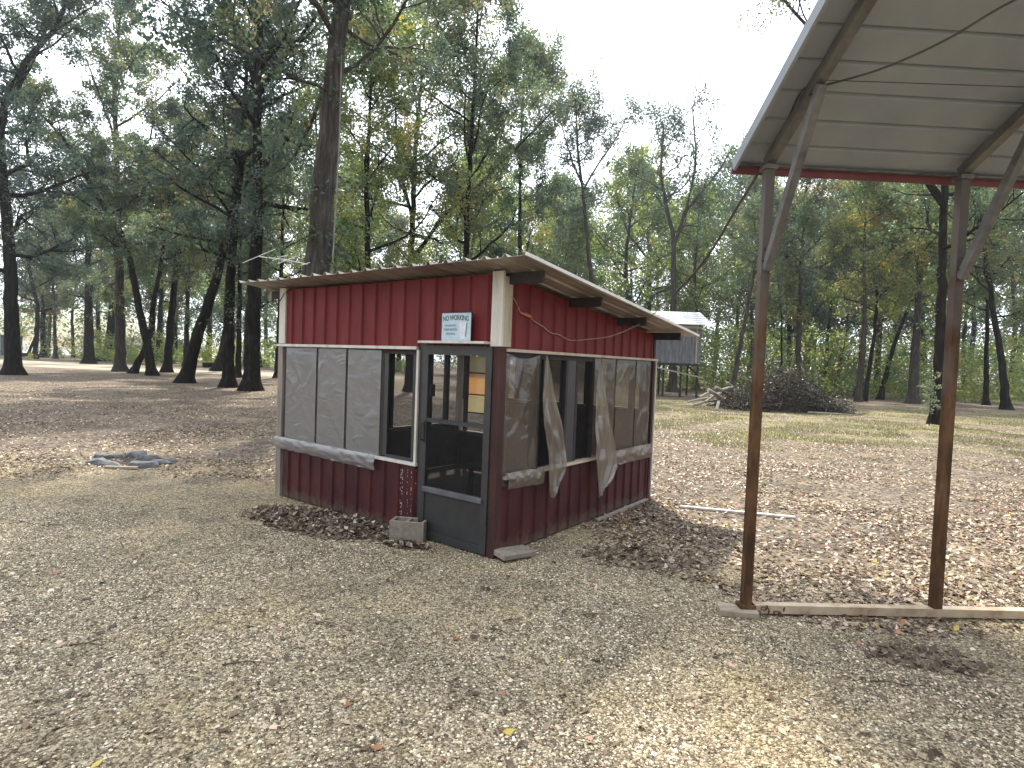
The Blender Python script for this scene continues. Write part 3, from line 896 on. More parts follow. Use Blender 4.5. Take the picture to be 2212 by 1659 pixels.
# ------------------------------------------------------------------ sign on the ledge
m_sign = surface("pale_blue_sign", [(0.3, (0.38, 0.50, 0.58)), (0.7, (0.52, 0.64, 0.70))], (6, 6, 6), 2, 5, 0.45, 0.03, 0.002)
m_ink = surface("faded_dark_ink", [(0.3, (0.05, 0.08, 0.11)), (0.7, (0.10, 0.14, 0.18))], (30, 30, 30), 2, 4, 0.6, 0)
m_ink2 = surface("faded_blue_ink", [(0.3, (0.16, 0.23, 0.36)), (0.7, (0.26, 0.34, 0.46))], (30, 30, 30), 2, 4, 0.6, 0)
m_beer = surface("pale_glass_print", [(0.3, (0.56, 0.58, 0.68)), (0.7, (0.72, 0.72, 0.74))], (10, 10, 10), 2, 4, 0.6, 0)
sgn = thing("sign", "pale blue bar sign standing on the white ledge over the screen door", "sign", shedpt(-0.075, 0.500, 2.044), SYAW - R(90))
# sign local: x = to the right as seen, z = up, -y faces the viewer
SW, SH = 0.385, 0.272
sb = MB().box(-SW / 2, SW / 2, 0, 0.010, 0, SH).build("panel", m_sign, sgn, bevel=0.003)
MB().box(-SW / 2 - 0.004, -SW / 2, -0.003, 0.012, 0, SH).box(SW / 2, SW / 2 + 0.004, -0.003, 0.012, 0, SH).box(-SW / 2, SW / 2, -0.003, 0.012, SH, SH + 0.005).build("border", m_kick, sgn)


def text(s, cx, z, h, width, mat, arc=0.0, name="lettering"):
    cu = bpy.data.curves.new("t", 'FONT'); cu.body = s; cu.size = 1.0; cu.extrude = 0.0; cu.align_x = 'CENTER'; cu.offset = 0.012
    ob = bpy.data.objects.new("t", cu); COL.objects.link(ob)
    dg = bpy.context.evaluated_depsgraph_get()
    me = bpy.data.meshes.new_from_object(ob.evaluated_get(dg))
    bpy.data.objects.remove(ob); bpy.data.curves.remove(cu)
    xs_ = [v.co.x for v in me.vertices]; ys_ = [v.co.y for v in me.vertices]
    w0, h0 = max(xs_) - min(xs_), max(ys_) - min(ys_); mxx = (max(xs_) + min(xs_)) / 2; mny = min(ys_)
    for v in me.vertices:
        X = (v.co.x - mxx) / w0 * width; Z = (v.co.y - mny) / h0 * h
        v.co = (cx + X, -0.0015, z + Z + arc * (1 - (2 * X / width) ** 2))
    me.materials.clear()
    o = link(name, me, mat, sgn)
    md = o.modifiers.new("solid", 'SOLIDIFY'); md.thickness = 0.0016; md.offset = 0
    return o


text("NO WORKING", -0.006, 0.190, 0.050, 0.335, m_ink, arc=0.012)
text("DURING", -0.072, 0.140, 0.022, 0.15, m_ink2)
text("DRINKING", -0.072, 0.100, 0.024, 0.17, m_ink2)
text("HOURS", -0.072, 0.060, 0.022, 0.12, m_ink2)
gl = MB(); gl.v = [(0.055, -0.002, 0.02), (0.125, -0.002, 0.02), (0.143, -0.002, 0.178), (0.045, -0.002, 0.178)]; gl.f = [[0, 1, 2, 3]]
gl.build("glass_picture", m_beer, sgn, solid=0.0012)
st_ = MB(); st_.v = [(0.122, -0.0035, 0.04), (0.132, -0.0035, 0.05), (0.144, -0.0035, 0.175), (0.137, -0.0035, 0.175)]; st_.f = [[0, 1, 2, 3]]
st_.build("glass_shadow_line", m_ink, sgn, solid=0.001)

# bench inside the shed
bench = thing("bench", "low wooden bench dimly seen through the screen door", "bench", shedpt(1.7, 1.0, 0.03), SYAW)
MB().box(-0.2, 0.2, -0.7, 0.7, 0.42, 0.46).build("seat", m_darkwood, bench)
for sx in (-0.16, 0.16):
    for sy in (-0.62, 0.62):
        MB().box(sx - 0.025, sx + 0.025, sy - 0.025, sy + 0.025, 0, 0.42).build("leg", m_darkwood, bench)

# ------------------------------------------------------------------ antenna on the roof corner
m_alu = surface("dull_aluminium", [(0.3, (0.48, 0.48, 0.46)), (0.7, (0.62, 0.62, 0.60))], (9, 9, 9), 2, 4, 0.45, 0, metallic=0.3)
ap = shedpt(0.08, 4.0, 2.74)
ant = thing("antenna", "small white television antenna on a dark mast at the left roof corner", "antenna", ap)
A = lambda u, v, d=0.0: at(u, v, ap.y + d) - ap
MB().tube([(0, 0, -0.02), A(579, 556)], 0.009, 6).build("mast", m_kick, ant)
MB().tube([A(560, 554), A(579, 557), A(612, 560), A(664, 571, 0.1)], 0.0075, 6).build("boom", m_alu, ant)
for a, b in (((524, 568), (595, 538)), ((602, 556), (622, 551)), ((606, 564), (637, 558)), ((600, 570), (640, 553)), ((618, 563), (636, 572)), ((588, 563), (602, 558)), ((650, 573), (669, 567))):
    MB().tube([A(*a, -0.1), A(*b, 0.12)], 0.0045, 5).build("element", m_alu, ant)

# ------------------------------------------------------------------ carport
TH = R(2.3)
B0 = Vector((1.86, 4.43, 0))
m_rust = surface("rusty_square_tube", [(0.28, (0.022, 0.014, 0.010)), (0.45, (0.070, 0.034, 0.017)), (0.60, (0.135, 0.068, 0.030)), (0.78, (0.20, 0.15, 0.10))], (6, 6, 1.6), 1.6, 8, 0.75, 0.25, 0.003, metallic=0.1)
nn_, ll_ = m_rust.node_tree.nodes, m_rust.node_tree.links
_t = nn_.new("ShaderNodeTexCoord"); _s = nn_.new("ShaderNodeSeparateXYZ"); ll_.new(_t.outputs['Object'], _s.inputs[0])
_n = nn_.new("ShaderNodeTexNoise"); _n.inputs['Scale'].default_value = 3.0; _n.inputs['Detail'].default_value = 6; ll_.new(_t.outputs['Object'], _n.inputs['Vector'])
_a = nn_.new("ShaderNodeMath"); _a.operation = 'MULTIPLY_ADD'; ll_.new(_n.outputs[0], _a.inputs[0]); _a.inputs[1].default_value = 3.4; ll_.new(_s.outputs[2], _a.inputs[2])
_m = nn_.new("ShaderNodeMapRange"); _m.interpolation_type = 'SMOOTHSTEP'; _m.inputs[1].default_value = 3.2; _m.inputs[2].default_value = 4.6; ll_.new(_a.outputs[0], _m.inputs[0])
_x = nn_.new("ShaderNodeMixRGB"); ll_.new(_m.outputs[0], _x.inputs[0]); ll_.new(nn_['Principled BSDF'].inputs['Base Color'].links[0].from_socket, _x.inputs[1]); _x.inputs[2].default_value = (0.115, 0.105, 0.098, 1)
ll_.new(_x.outputs[0], nn_['Principled BSDF'].inputs['Base Color'])
m_tube = surface("galvanised_tube", [(0.3, (0.085, 0.082, 0.082)), (0.55, (0.15, 0.145, 0.142)), (0.8, (0.22, 0.21, 0.205))], (5, 5, 5), 1.6, 6, 0.5, 0.1, 0.002, metallic=0.3)
m_rail = surface("tan_base_rail", [(0.28, (0.22, 0.14, 0.085)), (0.5, (0.42, 0.33, 0.23)), (0.8, (0.55, 0.47, 0.36))], (3, 3, 3), 1.8, 7, 0.6, 0.1, 0.002)
m_ceil = surface("carport_sheet_underside", [(0.25, (0.19, 0.21, 0.25)), (0.5, (0.25, 0.275, 0.315)), (0.8, (0.32, 0.34, 0.375))], (0.8, 0.8, 0.8), 1.2, 6, 0.5, 0.04, 0.003)
m_redtrim = surface("faded_red_trim", [(0.3, (0.13, 0.035, 0.042)), (0.7, (0.20, 0.065, 0.072))], (3, 3, 3), 1.5, 5, 0.5, 0.04, 0.002)
cp = thing("carport", "open metal carport with rusty square posts and pale ribbed roof", "carport", B0, TH)
SL = 0.478
EZ = 3.425                                            # height of the post tops
def roof_z(n): return EZ + 0.075 - SL * n             # underside of sheets at distance n (n negative towards the camera)


T = 0.066
POSTS = (0.0, 1.50, 3.0, 4.5)
NPK = -3.7
for e in POSTS:
    MB().box(e - T / 2, e + T / 2, -T / 2, T / 2, 0.072, EZ - 0.02).build("post", m_rust, cp)
    rf = MB().beam((e, 0.01, EZ), (e, NPK, EZ - SL * NPK), T, T).build("rafter", m_tube, cp)
    MB().beam((e, -0.045, 2.62), (e, -0.66, EZ + SL * 0.66 - 0.05), T * 0.9, T * 0.8, up=(1, 0, 0)).build("brace", m_tube, cp)
    MB().box(e - 0.05, e + 0.05, -0.05, 0.05, EZ - 0.06, EZ - 0.03).build("bracket", m_tube, cp)
MB().box(T / 2 + 0.001, 6.0, -0.035, 0.035, 0.012, 0.075).build("base_rail", m_rail, cp)
MB().box(-0.06, 0.06, -0.05, 0.05, 0.005, 0.075).build("base_foot", m_rust, cp)
for e in POSTS[:2]:
    for (n_b, z_b) in ((-0.05, 2.68), (-0.075, 2.76), (-0.60, EZ + SL * 0.60 - 0.06)):
        for sd_ in (-1, 1):
            MB().tube([(e + sd_ * 0.030, n_b, z_b), (e + sd_ * 0.040, n_b, z_b)], 0.009, 6).build("bolt", m_kick, cp)
# longitudinal eave tube
MB().box(-0.20, 6.0, 0.085, 0.125, EZ - 0.002, EZ + 0.012).build("eave_tube", m_tube, cp)


def cp_roof():
    mb = MB()
    n0, n1 = 0.13, NPK
    L = abs(n1 - n0)
    prof = []
    s = 0.0
    slant = math.sqrt(1 + SL * SL)
    step = 0.229 / slant
    d = 0.0
    while d < L - 0.09:
        prof += [(d, 0), (d + step * 0.84, 0), (d + step * 0.87, 0.026), (d + step * 0.95, 0.026)]
        d += step
    prof.append((d, 0))
    m = len(prof)
    for e in (-0.20, 1.4, 3.0, 4.6, 6.0):
        for dd_, h in prof:
            n = n0 - dd_
            mb.v.append((e, n, roof_z(n) + h))
    for i in range(4):
        for j in range(m - 1):
            q = i * m + j
            mb.f.append([q, q + 1, q + m + 1, q + m])
    return mb


cp_roof().build("roof", m_ceil, cp, solid=0.003)
# side trim along the gable edge and the red eave trim
gt = MB()
gt.beam((-0.215, 0.13, roof_z(0.13) - 0.012), (-0.215, NPK, roof_z(NPK) - 0.012), 0.022, 0.085, up=(0, 0, 1))
gt.build("gable_trim", m_ceil, cp)
MB().box(-0.226, 6.0, 0.132, 0.142, roof_z(0.13) - 0.068, roof_z(0.13) + 0.03).build("eave_trim", m_redtrim, cp)
# purlin-like hat channel across the ceiling
hz = -0.52

# thin wire under the ceiling
cw = thing("wire", "thin taut dark wire under the carport ceiling", "wire", (0, 0, 0))
m_wire = surface("dark_wire", [(0.3, (0.03, 0.025, 0.022)), (0.7, (0.06, 0.05, 0.045))], (9, 9, 9), 1, 3, 0.6, 0)
w0 = at(1775, 173, 3.62); w1 = at(2212, 188, 3.62); w1 = w1 + (w1 - w0) * 1.2
MB().tube([w0, w1], 0.0028, 5).build("strand", m_wire, cw)

# block under the carport post
m_block = surface("weathered_timber_block", [(0.3, (0.20, 0.16, 0.115)), (0.6, (0.34, 0.29, 0.22)), (0.85, (0.46, 0.40, 0.32))], (4, 12, 4), 1.5, 6, 0.85, 0.3, 0.004)
g1 = ground_at(1588, 1330)
wb = MB().box(-0.15, 0.13, -0.085, 0.075, 0.0, 0.045).build("timber_block", m_block, bevel=0.006)
wb.location = (1.80, 4.41, 0.001); wb.rotation_euler = (0, 0, R(-8))
tag(wb, "short tan timber block under the foot of the left carport post", "wood block")
# the block passes under the post foot: lift the foot clear
# small coil of rusty chain on the base rail
ch = MB(); q = random.Random(8)
for i in range(9):
    c = Vector((1.955 + i * 0.022, 4.395 - 0.018 * math.sin(i), 0.020 + 0.05 * max(0, math.sin(i * 0.9))))
    t_ = q.uniform(0, 6.28)
    pts = [c + Vector((0.020 * math.cos(a) * math.cos(t_), 0.020 * math.cos(a) * math.sin(t_), 0.014 * math.sin(a))) for a in np.linspace(0, 6.283, 9)]
    ch.tube(pts, 0.004, 5)
tag(ch.build("chain", m_rust), "small rusty chain heaped by the left carport post", "chain")

# ------------------------------------------------------------------ extension cord from the carport to the shed
def sm(pts, k=6):
    out_ = []
    for i in range(len(pts) - 1):
        p0, p1, p2, p3 = pts[max(i - 1, 0)], pts[i], pts[i + 1], pts[min(i + 2, len(pts) - 1)]
        for j in range(k):
            t = j / k
            out_.append(0.5 * ((2 * p1) + (p2 - p0) * t + (2 * p0 - 5 * p1 + 4 * p2 - p3) * t * t + (3 * p1 - p0 - 3 * p2 + p3) * t ** 3))
    out_.append(pts[-1])
    return out_


cord = thing("extension_cord", "brown extension cord strung from the carport roof to the red shed wall", "cord", (0, 0, 0))
m_cord = surface("brown_cord", [(0.3, (0.25, 0.19, 0.165)), (0.7, (0.36, 0.29, 0.25))], (9, 9, 9), 1, 3, 0.6, 0)
def on_side(u, v, out_=0.03):
    r = ray(u, v); nrm = Vector((-math.sin(SYAW), math.cos(SYAW), 0))
    O = Vector((0, 0, HC)); d = nrm.dot(SC) - out_
    return O + r * ((d - nrm.dot(O)) / nrm.dot(r))
m_cordd = surface("backlit_dark_cord", [(0.3, (0.05, 0.04, 0.035)), (0.7, (0.085, 0.07, 0.06))], (9, 9, 9), 1, 3, 0.6, 0)  # same cord in a darker colour, standing in for its backlit upper run
up_pts = [at(2420, -90, 2.6), at(2192, 0, 3.0), at(2040, 88, 3.25), at(1900, 150, 3.55), at(1775, 186, 3.85), at(1732, 197, 3.93), at(1700, 262, 4.16), at(1668, 325, 4.40), at(1637, 376, 4.52)]
mid_pts = [at(1637, 376, 4.52), at(1590, 452, 4.8), at(1541, 535, 5.2), at(1498, 592, 5.6), at(1451, 642, 6.0)]
lo_pts = [at(1451, 642, 6.0), on_side(1399, 689, 0.42), on_side(1372, 705, 0.30), on_side(1320, 726, 0.14), on_side(1268, 733), on_side(1232, 735), on_side(1208, 723), on_side(1190, 719), on_side(1172, 705), on_side(1154, 694), on_side(1142, 682)]
MB().tube(sm(up_pts), 0.0065, 6).build("cable", m_cordd, cord)
MB().tube(sm(mid_pts), 0.0115, 6).build("cable", m_cordd, cord)
MB().tube(sm(lo_pts), 0.0055, 6).build("cable", m_cord, cord)
MB().tube([on_side(1147, 685), on_side(1141, 682), on_side(1136, 680), on_side(1130, 678), on_side(1124, 675)], [0.012, 0.017, 0.017, 0.013, 0.010], 8).build("plug", surface("orange_plug", [(0.3, (0.42, 0.10, 0.06)), (0.7, (0.50, 0.20, 0.08))], (9, 9, 9), 1, 3, 0.5, 0), cord)
MB().tube(sm([on_side(1124, 675), on_side(1118, 660), on_side(1110, 645), on_side(1104, 641)]), 0.005, 6).build("cable", m_cord, cord)

# ------------------------------------------------------------------ small things on the ground by the shed
m_conc = surface("dull_concrete", [(0.3, (0.15, 0.13, 0.105)), (0.55, (0.235, 0.205, 0.165)), (0.8, (0.30, 0.27, 0.22))], (14, 14, 14), 1.5, 8, 0.95, 0.5, 0.004)


def block_mesh():
    mb = MB()
    L_, W_, H_ = 0.36, 0.19, 0.20
    t_ = 0.032
    mb.box(-L_ / 2, L_ / 2, -W_ / 2, -W_ / 2 + t_, 0, H_)
    mb.box(-L_ / 2, L_ / 2, W_ / 2 - t_, W_ / 2, 0, H_)
    for x in (-L_ / 2, -t_ / 2, L_ / 2 - t_):
        mb.box(x, x + t_, -W_ / 2 + t_, W_ / 2 - t_, 0, H_)
    return mb


g0, g1 = ground_at(841, 1165), ground_at(905, 1176)
blk = block_mesh().build("concrete_block", m_conc, bevel=0.004)
mid = (g0 + g1) / 2
blk.location = (mid.x + 0.03, mid.y + 0.11, 0.0); blk.rotation_euler = (R(0), 0, R(-8))
tag(blk, "hollow grey concrete block on the ground left of the screen door", "concrete block")

pv = MB().box(-0.19, 0.19, -0.10, 0.10, 0, 0.05).build("paving_brick", m_conc, bevel=0.008)
g0 = ground_at(1108, 1200)
pv.location = (0.075, 5.50, 0.025); pv.rotation_euler = (R(4), R(3), R(38))
tag(pv, "flat tan paving slab lying at the shed's front corner", "slab")
st2 = MB().beam(shedpt(1.85, -0.10, 0.02), shedpt(3.35, -0.07, 0.02), 0.05, 0.022).build("wooden_strip", m_greywood)
tag(st2, "grey wooden strip lying along the foot of the shed's right wall", "wood strip")
pa, pb = ground_at(1470, 1097), ground_at(1717, 1121)
pk = MB().beam(pa + Vector((0, 0, 0.02)), pb + Vector((0, 0, 0.02)), 0.06, 0.025).build("plank", m_white)
tag(pk, "long thin white plank lying on the leaves right of the shed", "plank")

# leaf piles
c0 = ground_at(700, 1130)
heap(c0.x, c0.y, 1.25, 0.50, R(-24), 0.045, 2100, "leaf_pile", "dark heap of dry leaves against the shed's front wall")
c0 = ground_at(1385, 1205)
heap(c0.x, c0.y, 0.70, 0.42, R(-8), 0.03, 300, "leaf_pile", "scattered patch of curled leaves right of the shed corner")
c0 = ground_at(2000, 1425)
heap(c0.x, c0.y, 0.45, 0.22, R(-15), 0.03, 120, "leaf_pile", "small dark leaf patch in front of the carport rail")
c0 = ground_at(880, 1180)
heap(c0.x, c0.y, 0.30, 0.12, R(-20), 0.04, 130, "leaf_pile", "leaves gathered round the concrete block")

# ------------------------------------------------------------------ fire ring of stones
m_stone = surface("grey_slate_stone", [(0.3, (0.06, 0.062, 0.065)), (0.55, (0.13, 0.135, 0.14)), (0.8, (0.26, 0.27, 0.27))], (6, 6, 6), 1.5, 7, 0.75, 0.5, 0.01)
m_char = surface("charred_ash", [(0.3, (0.015, 0.012, 0.010)), (0.7, (0.07, 0.055, 0.045))], (9, 9, 9), 1.5, 7, 0.95, 0.6, 0.02)


def rock(seed, sx, sy, sz):
    q = random.Random(seed)
    import bmesh
    bm = bmesh.new()
    bmesh.ops.create_icosphere(bm, subdivisions=2, radius=1.0)
    planes = [Vector((q.uniform(-1, 1), q.uniform(-1, 1), q.uniform(-0.2, 1))).normalized() for _ in range(7)] + [Vector((0, 0, 1))]
    dist = [q.uniform(0.45, 0.8) for _ in range(7)] + [0.45]
    for v in bm.verts:
        for p, d in zip(planes, dist):
            k = v.co.dot(p) - d
            if k > 0: v.co -= p * k
        v.co += Vector((q.uniform(-1, 1), q.uniform(-1, 1), q.uniform(-1, 1))) * 0.03
        v.co = Vector((v.co.x * sx, v.co.y * sy, max(v.co.z, -0.25) * sz))
    me = bpy.data.meshes.new("stone"); bm.to_mesh(me); bm.free()
    return me


RING = [((213, 1004), 0.26, 0.14, 0.16, -5, "low flat grey stone at the left end of the fire ring"),
        ((236, 1009), 0.22, 0.12, 0.13, 8, "pointed grey stone at the front left of the fire ring"),
        ((226, 992), 0.20, 0.12, 0.12, 12, "grey stone at the back left of the fire ring"),
        ((250, 990), 0.14, 0.12, 0.13, 0, "brown stone at the back of the fire ring"),
        ((290, 987), 0.23, 0.14, 0.20, 20, "tall slate grey stone at the back right of the fire ring"),
        ((318, 990), 0.19, 0.12, 0.13, -8, "flat grey stone behind the right end of the fire ring"),
        ((309, 1008), 0.26, 0.15, 0.17, 10, "large angular grey stone at the front right of the fire ring"),
        ((343, 1000), 0.21, 0.13, 0.13, -15, "rounded tan grey stone at the right end of the fire ring"),
        ((362, 996), 0.13, 0.10, 0.10, -15, "small dark stone just outside the fire ring")]
for i, ((u, v), sx, sy, sz, a, lab) in enumerate(RING):
    g = ground_at(u, v)
    o = link("stone", rock(i + 20, sx, sy, sz * 0.85), m_stone)
    o.location = (g.x, g.y + 0.05, gz(g.x, g.y) + 0.02); o.rotation_euler = (0, R(5 - i), R(a))
    tag(o, lab, "stone", "stones of the fire ring")
g = ground_at(275, 999)
ash = MB(); ash.grid(lambda u, v: (g.x + 0.62 * (u * 2 - 1) * math.sqrt(max(0, 1 - 0.5 * (v * 2 - 1) ** 2)), g.y + 0.05 + 0.34 * (v * 2 - 1) * math.sqrt(max(0, 1 - 0.5 * (u * 2 - 1) ** 2)), gz(g.x, g.y) + 0.012 + 0.04 * abs(mnoise.noise(Vector((u * 7, v * 7, 2))))), 20, 14)
tag(ash.build("ash", m_char, smooth=True), "black ash and char inside the fire ring", "ash", kind='stuff')
g = ground_at(262, 1012)
br = MB().box(-0.24, 0.24, -0.03, 0.03, 0, 0.035).build("board", m_block); br.location = (g.x, g.y, gz(g.x, g.y)); br.rotation_euler = (0, 0, R(5))
tag(br, "short tan board at the front of the fire ring", "board")

# sticks and twigs on the gravel
q = random.Random(77)
m_twig = surface("twig_bark", [(0.3, (0.05, 0.035, 0.025)), (0.7, (0.12, 0.09, 0.065))], (9, 9, 9), 1, 4, 0.9, 0.3, 0.002)
TW = [(480, 1440, 0.25, 0.2), (300, 1300, 0.12, 0.5), (330, 1285, 0.12, 0.5), (385, 1100, 0.2, -0.1), (1060, 1360, 0.16, -0.6), (1085, 1345, 0.15, 0.3), (150, 1395, 0.2, 0.1), (680, 1350, 0.14, 0.1), (1255, 1330, 0.2, 0.1), (1880, 1475, 0.22, -0.2), (1540, 1420, 0.18, 0.4), (90, 1140, 0.2, 0.2)]
twm = MB()
for u, v, L_, a in TW:
    g = ground_at(u, v)
    d = Vector((math.cos(a), math.sin(a), 0)); s = Vector((-d.y, d.x, 0))
    z = gz(g.x, g.y)
    twm.tube([g + Vector((0, 0, z + 0.008)), g + d * L_ * 0.5 + s * 0.012 + Vector((0, 0, z + 0.014)), g + d * L_ + Vector((0, 0, z + 0.006))], [0.005, 0.004, 0.002], 5)
tag(twm.build("twigs", m_twig), "thin broken twigs scattered on the gravel", "twigs", kind='stuff')

# ------------------------------------------------------------------ trees
class Tubes:
    def __init__(self):
        self.v, self.q, self.n = [], [], 0

    def add(self, P, rad, k):
        P = np.asarray(P, float); n = len(P)
        d = np.gradient(P, axis=0); d /= (np.linalg.norm(d, axis=1, keepdims=True) + 1e-9)
        ref = np.array([0.31, 0.87, 0.38]) if abs(d[0] @ np.array([0.31, 0.87, 0.38])) < 0.85 else np.array([1.0, 0, 0])
        s = np.cross(d, ref); s /= (np.linalg.norm(s, axis=1, keepdims=True) + 1e-9)
        t = np.cross(d, s)
        a = np.arange(k) * 2 * math.pi / k
        V = P[:, None] + (s[:, None] * np.cos(a)[None, :, None] + t[:, None] * np.sin(a)[None, :, None]) * np.asarray(rad)[:, None, None]
        i = np.arange(n - 1)[:, None] * k; j = np.arange(k)[None]
        q0 = i + j; q1 = i + (j + 1) % k
        self.q.append(np.stack([q0, q1, q1 + k, q0 + k], -1).reshape(-1, 4) + self.n)
        self.v.append(V.reshape(-1, 3)); self.n += n * k

    def mesh(self, name):
        return mesh_np(name, np.concatenate(self.v), np.concatenate(self.q), smooth=True)


def unit(v): return v / (np.linalg.norm(v) + 1e-9)


def leaves_mesh(name, rng, tw, n, size, spread, droop=0.25):
    A_, B_ = tw[:, :3], tw[:, 3:]
    i = rng.integers(0, len(tw), n)
    t = rng.random(n)[:, None] ** 0.7
    C = A_[i] + (B_[i] - A_[i]) * t + rng.normal(0, spread, (n, 3))
    d = (B_[i] - A_[i]); d /= (np.linalg.norm(d, axis=1, keepdims=True) + 1e-9)
    d = d * 0.6 + rng.normal(0, 0.7, (n, 3)); d[:, 2] -= droop
    d /= np.linalg.norm(d, axis=1, keepdims=True)
    nn = rng.normal(0, 1, (n, 3)); nn[:, 2] += 0.6
    s = np.cross(d, nn); s /= (np.linalg.norm(s, axis=1, keepdims=True) + 1e-9)
    up = np.cross(s, d)
    L_ = (size * (0.7 + 0.6 * rng.random(n)))[:, None]
    W_ = L_ * (0.20 + 0.13 * rng.random(n))[:, None]
    V = np.stack([C - d * L_ * 0.5, C + s * W_ + up * L_ * 0.07, C + d * L_ * 0.5, C - s * W_ + up * L_ * 0.07], 1)
    q_ = np.arange(n * 4).reshape(n, 4)
    return mesh_np(name, V.reshape(-1, 3), q_)


def grow(seed, spines, crown_lo, limb_len, nlimb, nleaf, leaf, spread=0.20, nsub=7, ntwig=5, twl=0.75, up=0.35, epi=0, flat=1.0, knobby=0.0, taper=1.0, fork_len=1.0):
    """spines: list of (points Nx3 , radii) in tree-local coordinates -> (trunk mesh, crown mesh)"""
    rng = np.random.default_rng(seed)
    T_ = Tubes()
    tw = []

    def branch(p, d, L_, r, n, upk, wob):
        pts = [p]; st = L_ / (n - 1); d = unit(d)
        for _ in range(n - 1):
            d = unit(d + rng.normal(0, wob, 3) + np.array([0, 0, upk]))
            p = p + d * st; pts.append(p)
        P = np.array(pts)
        return P, np.linspace(r, r * 0.35, n)

    for (P, rad) in spines:
        first = P is spines[0][0]
        P = np.asarray(P, float); rad = np.asarray(rad, float)
        # resample
        seg = np.linalg.norm(np.diff(P, axis=0), axis=1); cum = np.concatenate(([0], np.cumsum(seg)))
        m = max(8, int(cum[-1] / 0.5)); tt_ = np.linspace(0, cum[-1], m)
        Q = np.stack([np.interp(tt_, cum, P[:, c]) for c in range(3)], 1)
        ker = np.array([1, 2, 3, 2, 1]) / 9.0
        for c in range(3):
            e = np.pad(Q[:, c], 2, mode='edge'); Q[1:-1, c] = np.convolve(e, ker, 'valid')[1:-1]
        rr = np.interp(tt_, cum, rad)
        if P[0][2] < 0.5:                                        # root flare
            h = tt_; rr = rr * (1 + 0.75 * np.exp(-h / 0.32))
        wobr = 0.015 * rng.normal(0, 1, (m, 3)) * (rr[:, None] / 0.1).clip(0, 1.5); wobr[0] = 0
        Q = Q + wobr
        T_.add(Q, rr, 12 if rr[0] > 0.12 else 8)
        zs = Q[:, 2]
        idx = np.where(zs > crown_lo)[0]
        if len(idx) < 2: continue
        ztop = zs.max()
        nl = nlimb if first else max(4, nlimb // 2)
        az = rng.random() * 6.28
        for k_ in range(nl):
            f = (k_ + rng.random()) / nl
            j = idx[min(len(idx) - 1, int(f ** 0.85 * len(idx)))]
            h = (zs[j] - crown_lo) / max(0.1, ztop - crown_lo)
            az += 2.4 + rng.normal(0, 0.35)
            prof = math.sin(math.pi * (0.22 + 0.70 * h)) ** 0.8
            LL = limb_len * prof * rng.uniform(0.65, 1.15) * (1.0 if first else fork_len)
            el = 0.10 + 0.9 * h + rng.normal(0, 0.18)
            d = np.array([math.cos(az) * math.cos(el), math.sin(az) * math.cos(el), math.sin(el) * flat])
            r0 = min(rr[j] * 0.55, 0.028 * LL * taper + 0.012)
            L1, R1 = branch(Q[j], d, LL, r0, 8, up * 0.18, 0.13 + knobby)
            T_.add(L1, R1, 6)
            for s_ in range(nsub):
                g_ = 0.22 + 0.78 * (s_ + rng.random()) / nsub
                a_ = g_ * 7; i_ = min(6, int(a_)); p = L1[i_] + (L1[i_ + 1] - L1[i_]) * (a_ - i_)
                dd_ = unit(L1[i_ + 1] - L1[i_]); sd = unit(np.cross(dd_, rng.normal(0, 1, 3)))
                L2, R2 = branch(p, dd_ * 0.55 + sd, LL * rng.uniform(0.22, 0.42) + 0.3, max(0.008, R1[i_] * 0.5), 5, up * 0.12, 0.20 + knobby)
                T_.add(L2, R2, 4)
                for _ in range(ntwig):
                    i2 = rng.integers(1, 5); p2 = L2[i2]
                    d2 = unit(unit(L2[i2] - L2[i2 - 1]) * 0.7 + rng.normal(0, 0.6, 3) + np.array([0, 0, -0.12]))
                    e2 = p2 + d2 * twl * rng.uniform(0.5, 1.2)
                    tw.append(np.concatenate([p2, e2]))
                    T_.add(np.array([p2, (p2 + e2) / 2 + rng.normal(0, 0.03, 3), e2]), [0.008, 0.006, 0.003], 3)
        for _ in range(epi):
            j = rng.integers(int(len(Q) * 0.18), len(Q)); p = Q[j]
            d2 = unit(np.array([rng.normal(), rng.normal(), rng.normal() * 0.4 - 0.1])); e2 = p + d2 * (rr[j] + twl * rng.uniform(0.4, 1.1))
            tw.append(np.concatenate([p, e2])); T_.add(np.array([p, e2]), [0.009, 0.003], 3)
    tw = np.array(tw)
    return T_.mesh("trunk"), leaves_mesh("crown", rng, tw, nleaf, leaf, spread)


def put_tree(name, label, meshes, loc, mat_t, mat_l, rz=0.0, sc=1.0, group=None, cat="tree"):
    o = thing(name, label, cat, loc, rz, group)
    o.scale = (sc, sc, sc)
    link("trunk", meshes[0], mat_t, o)
    link("crown", meshes[1], mat_l, o)
    return o


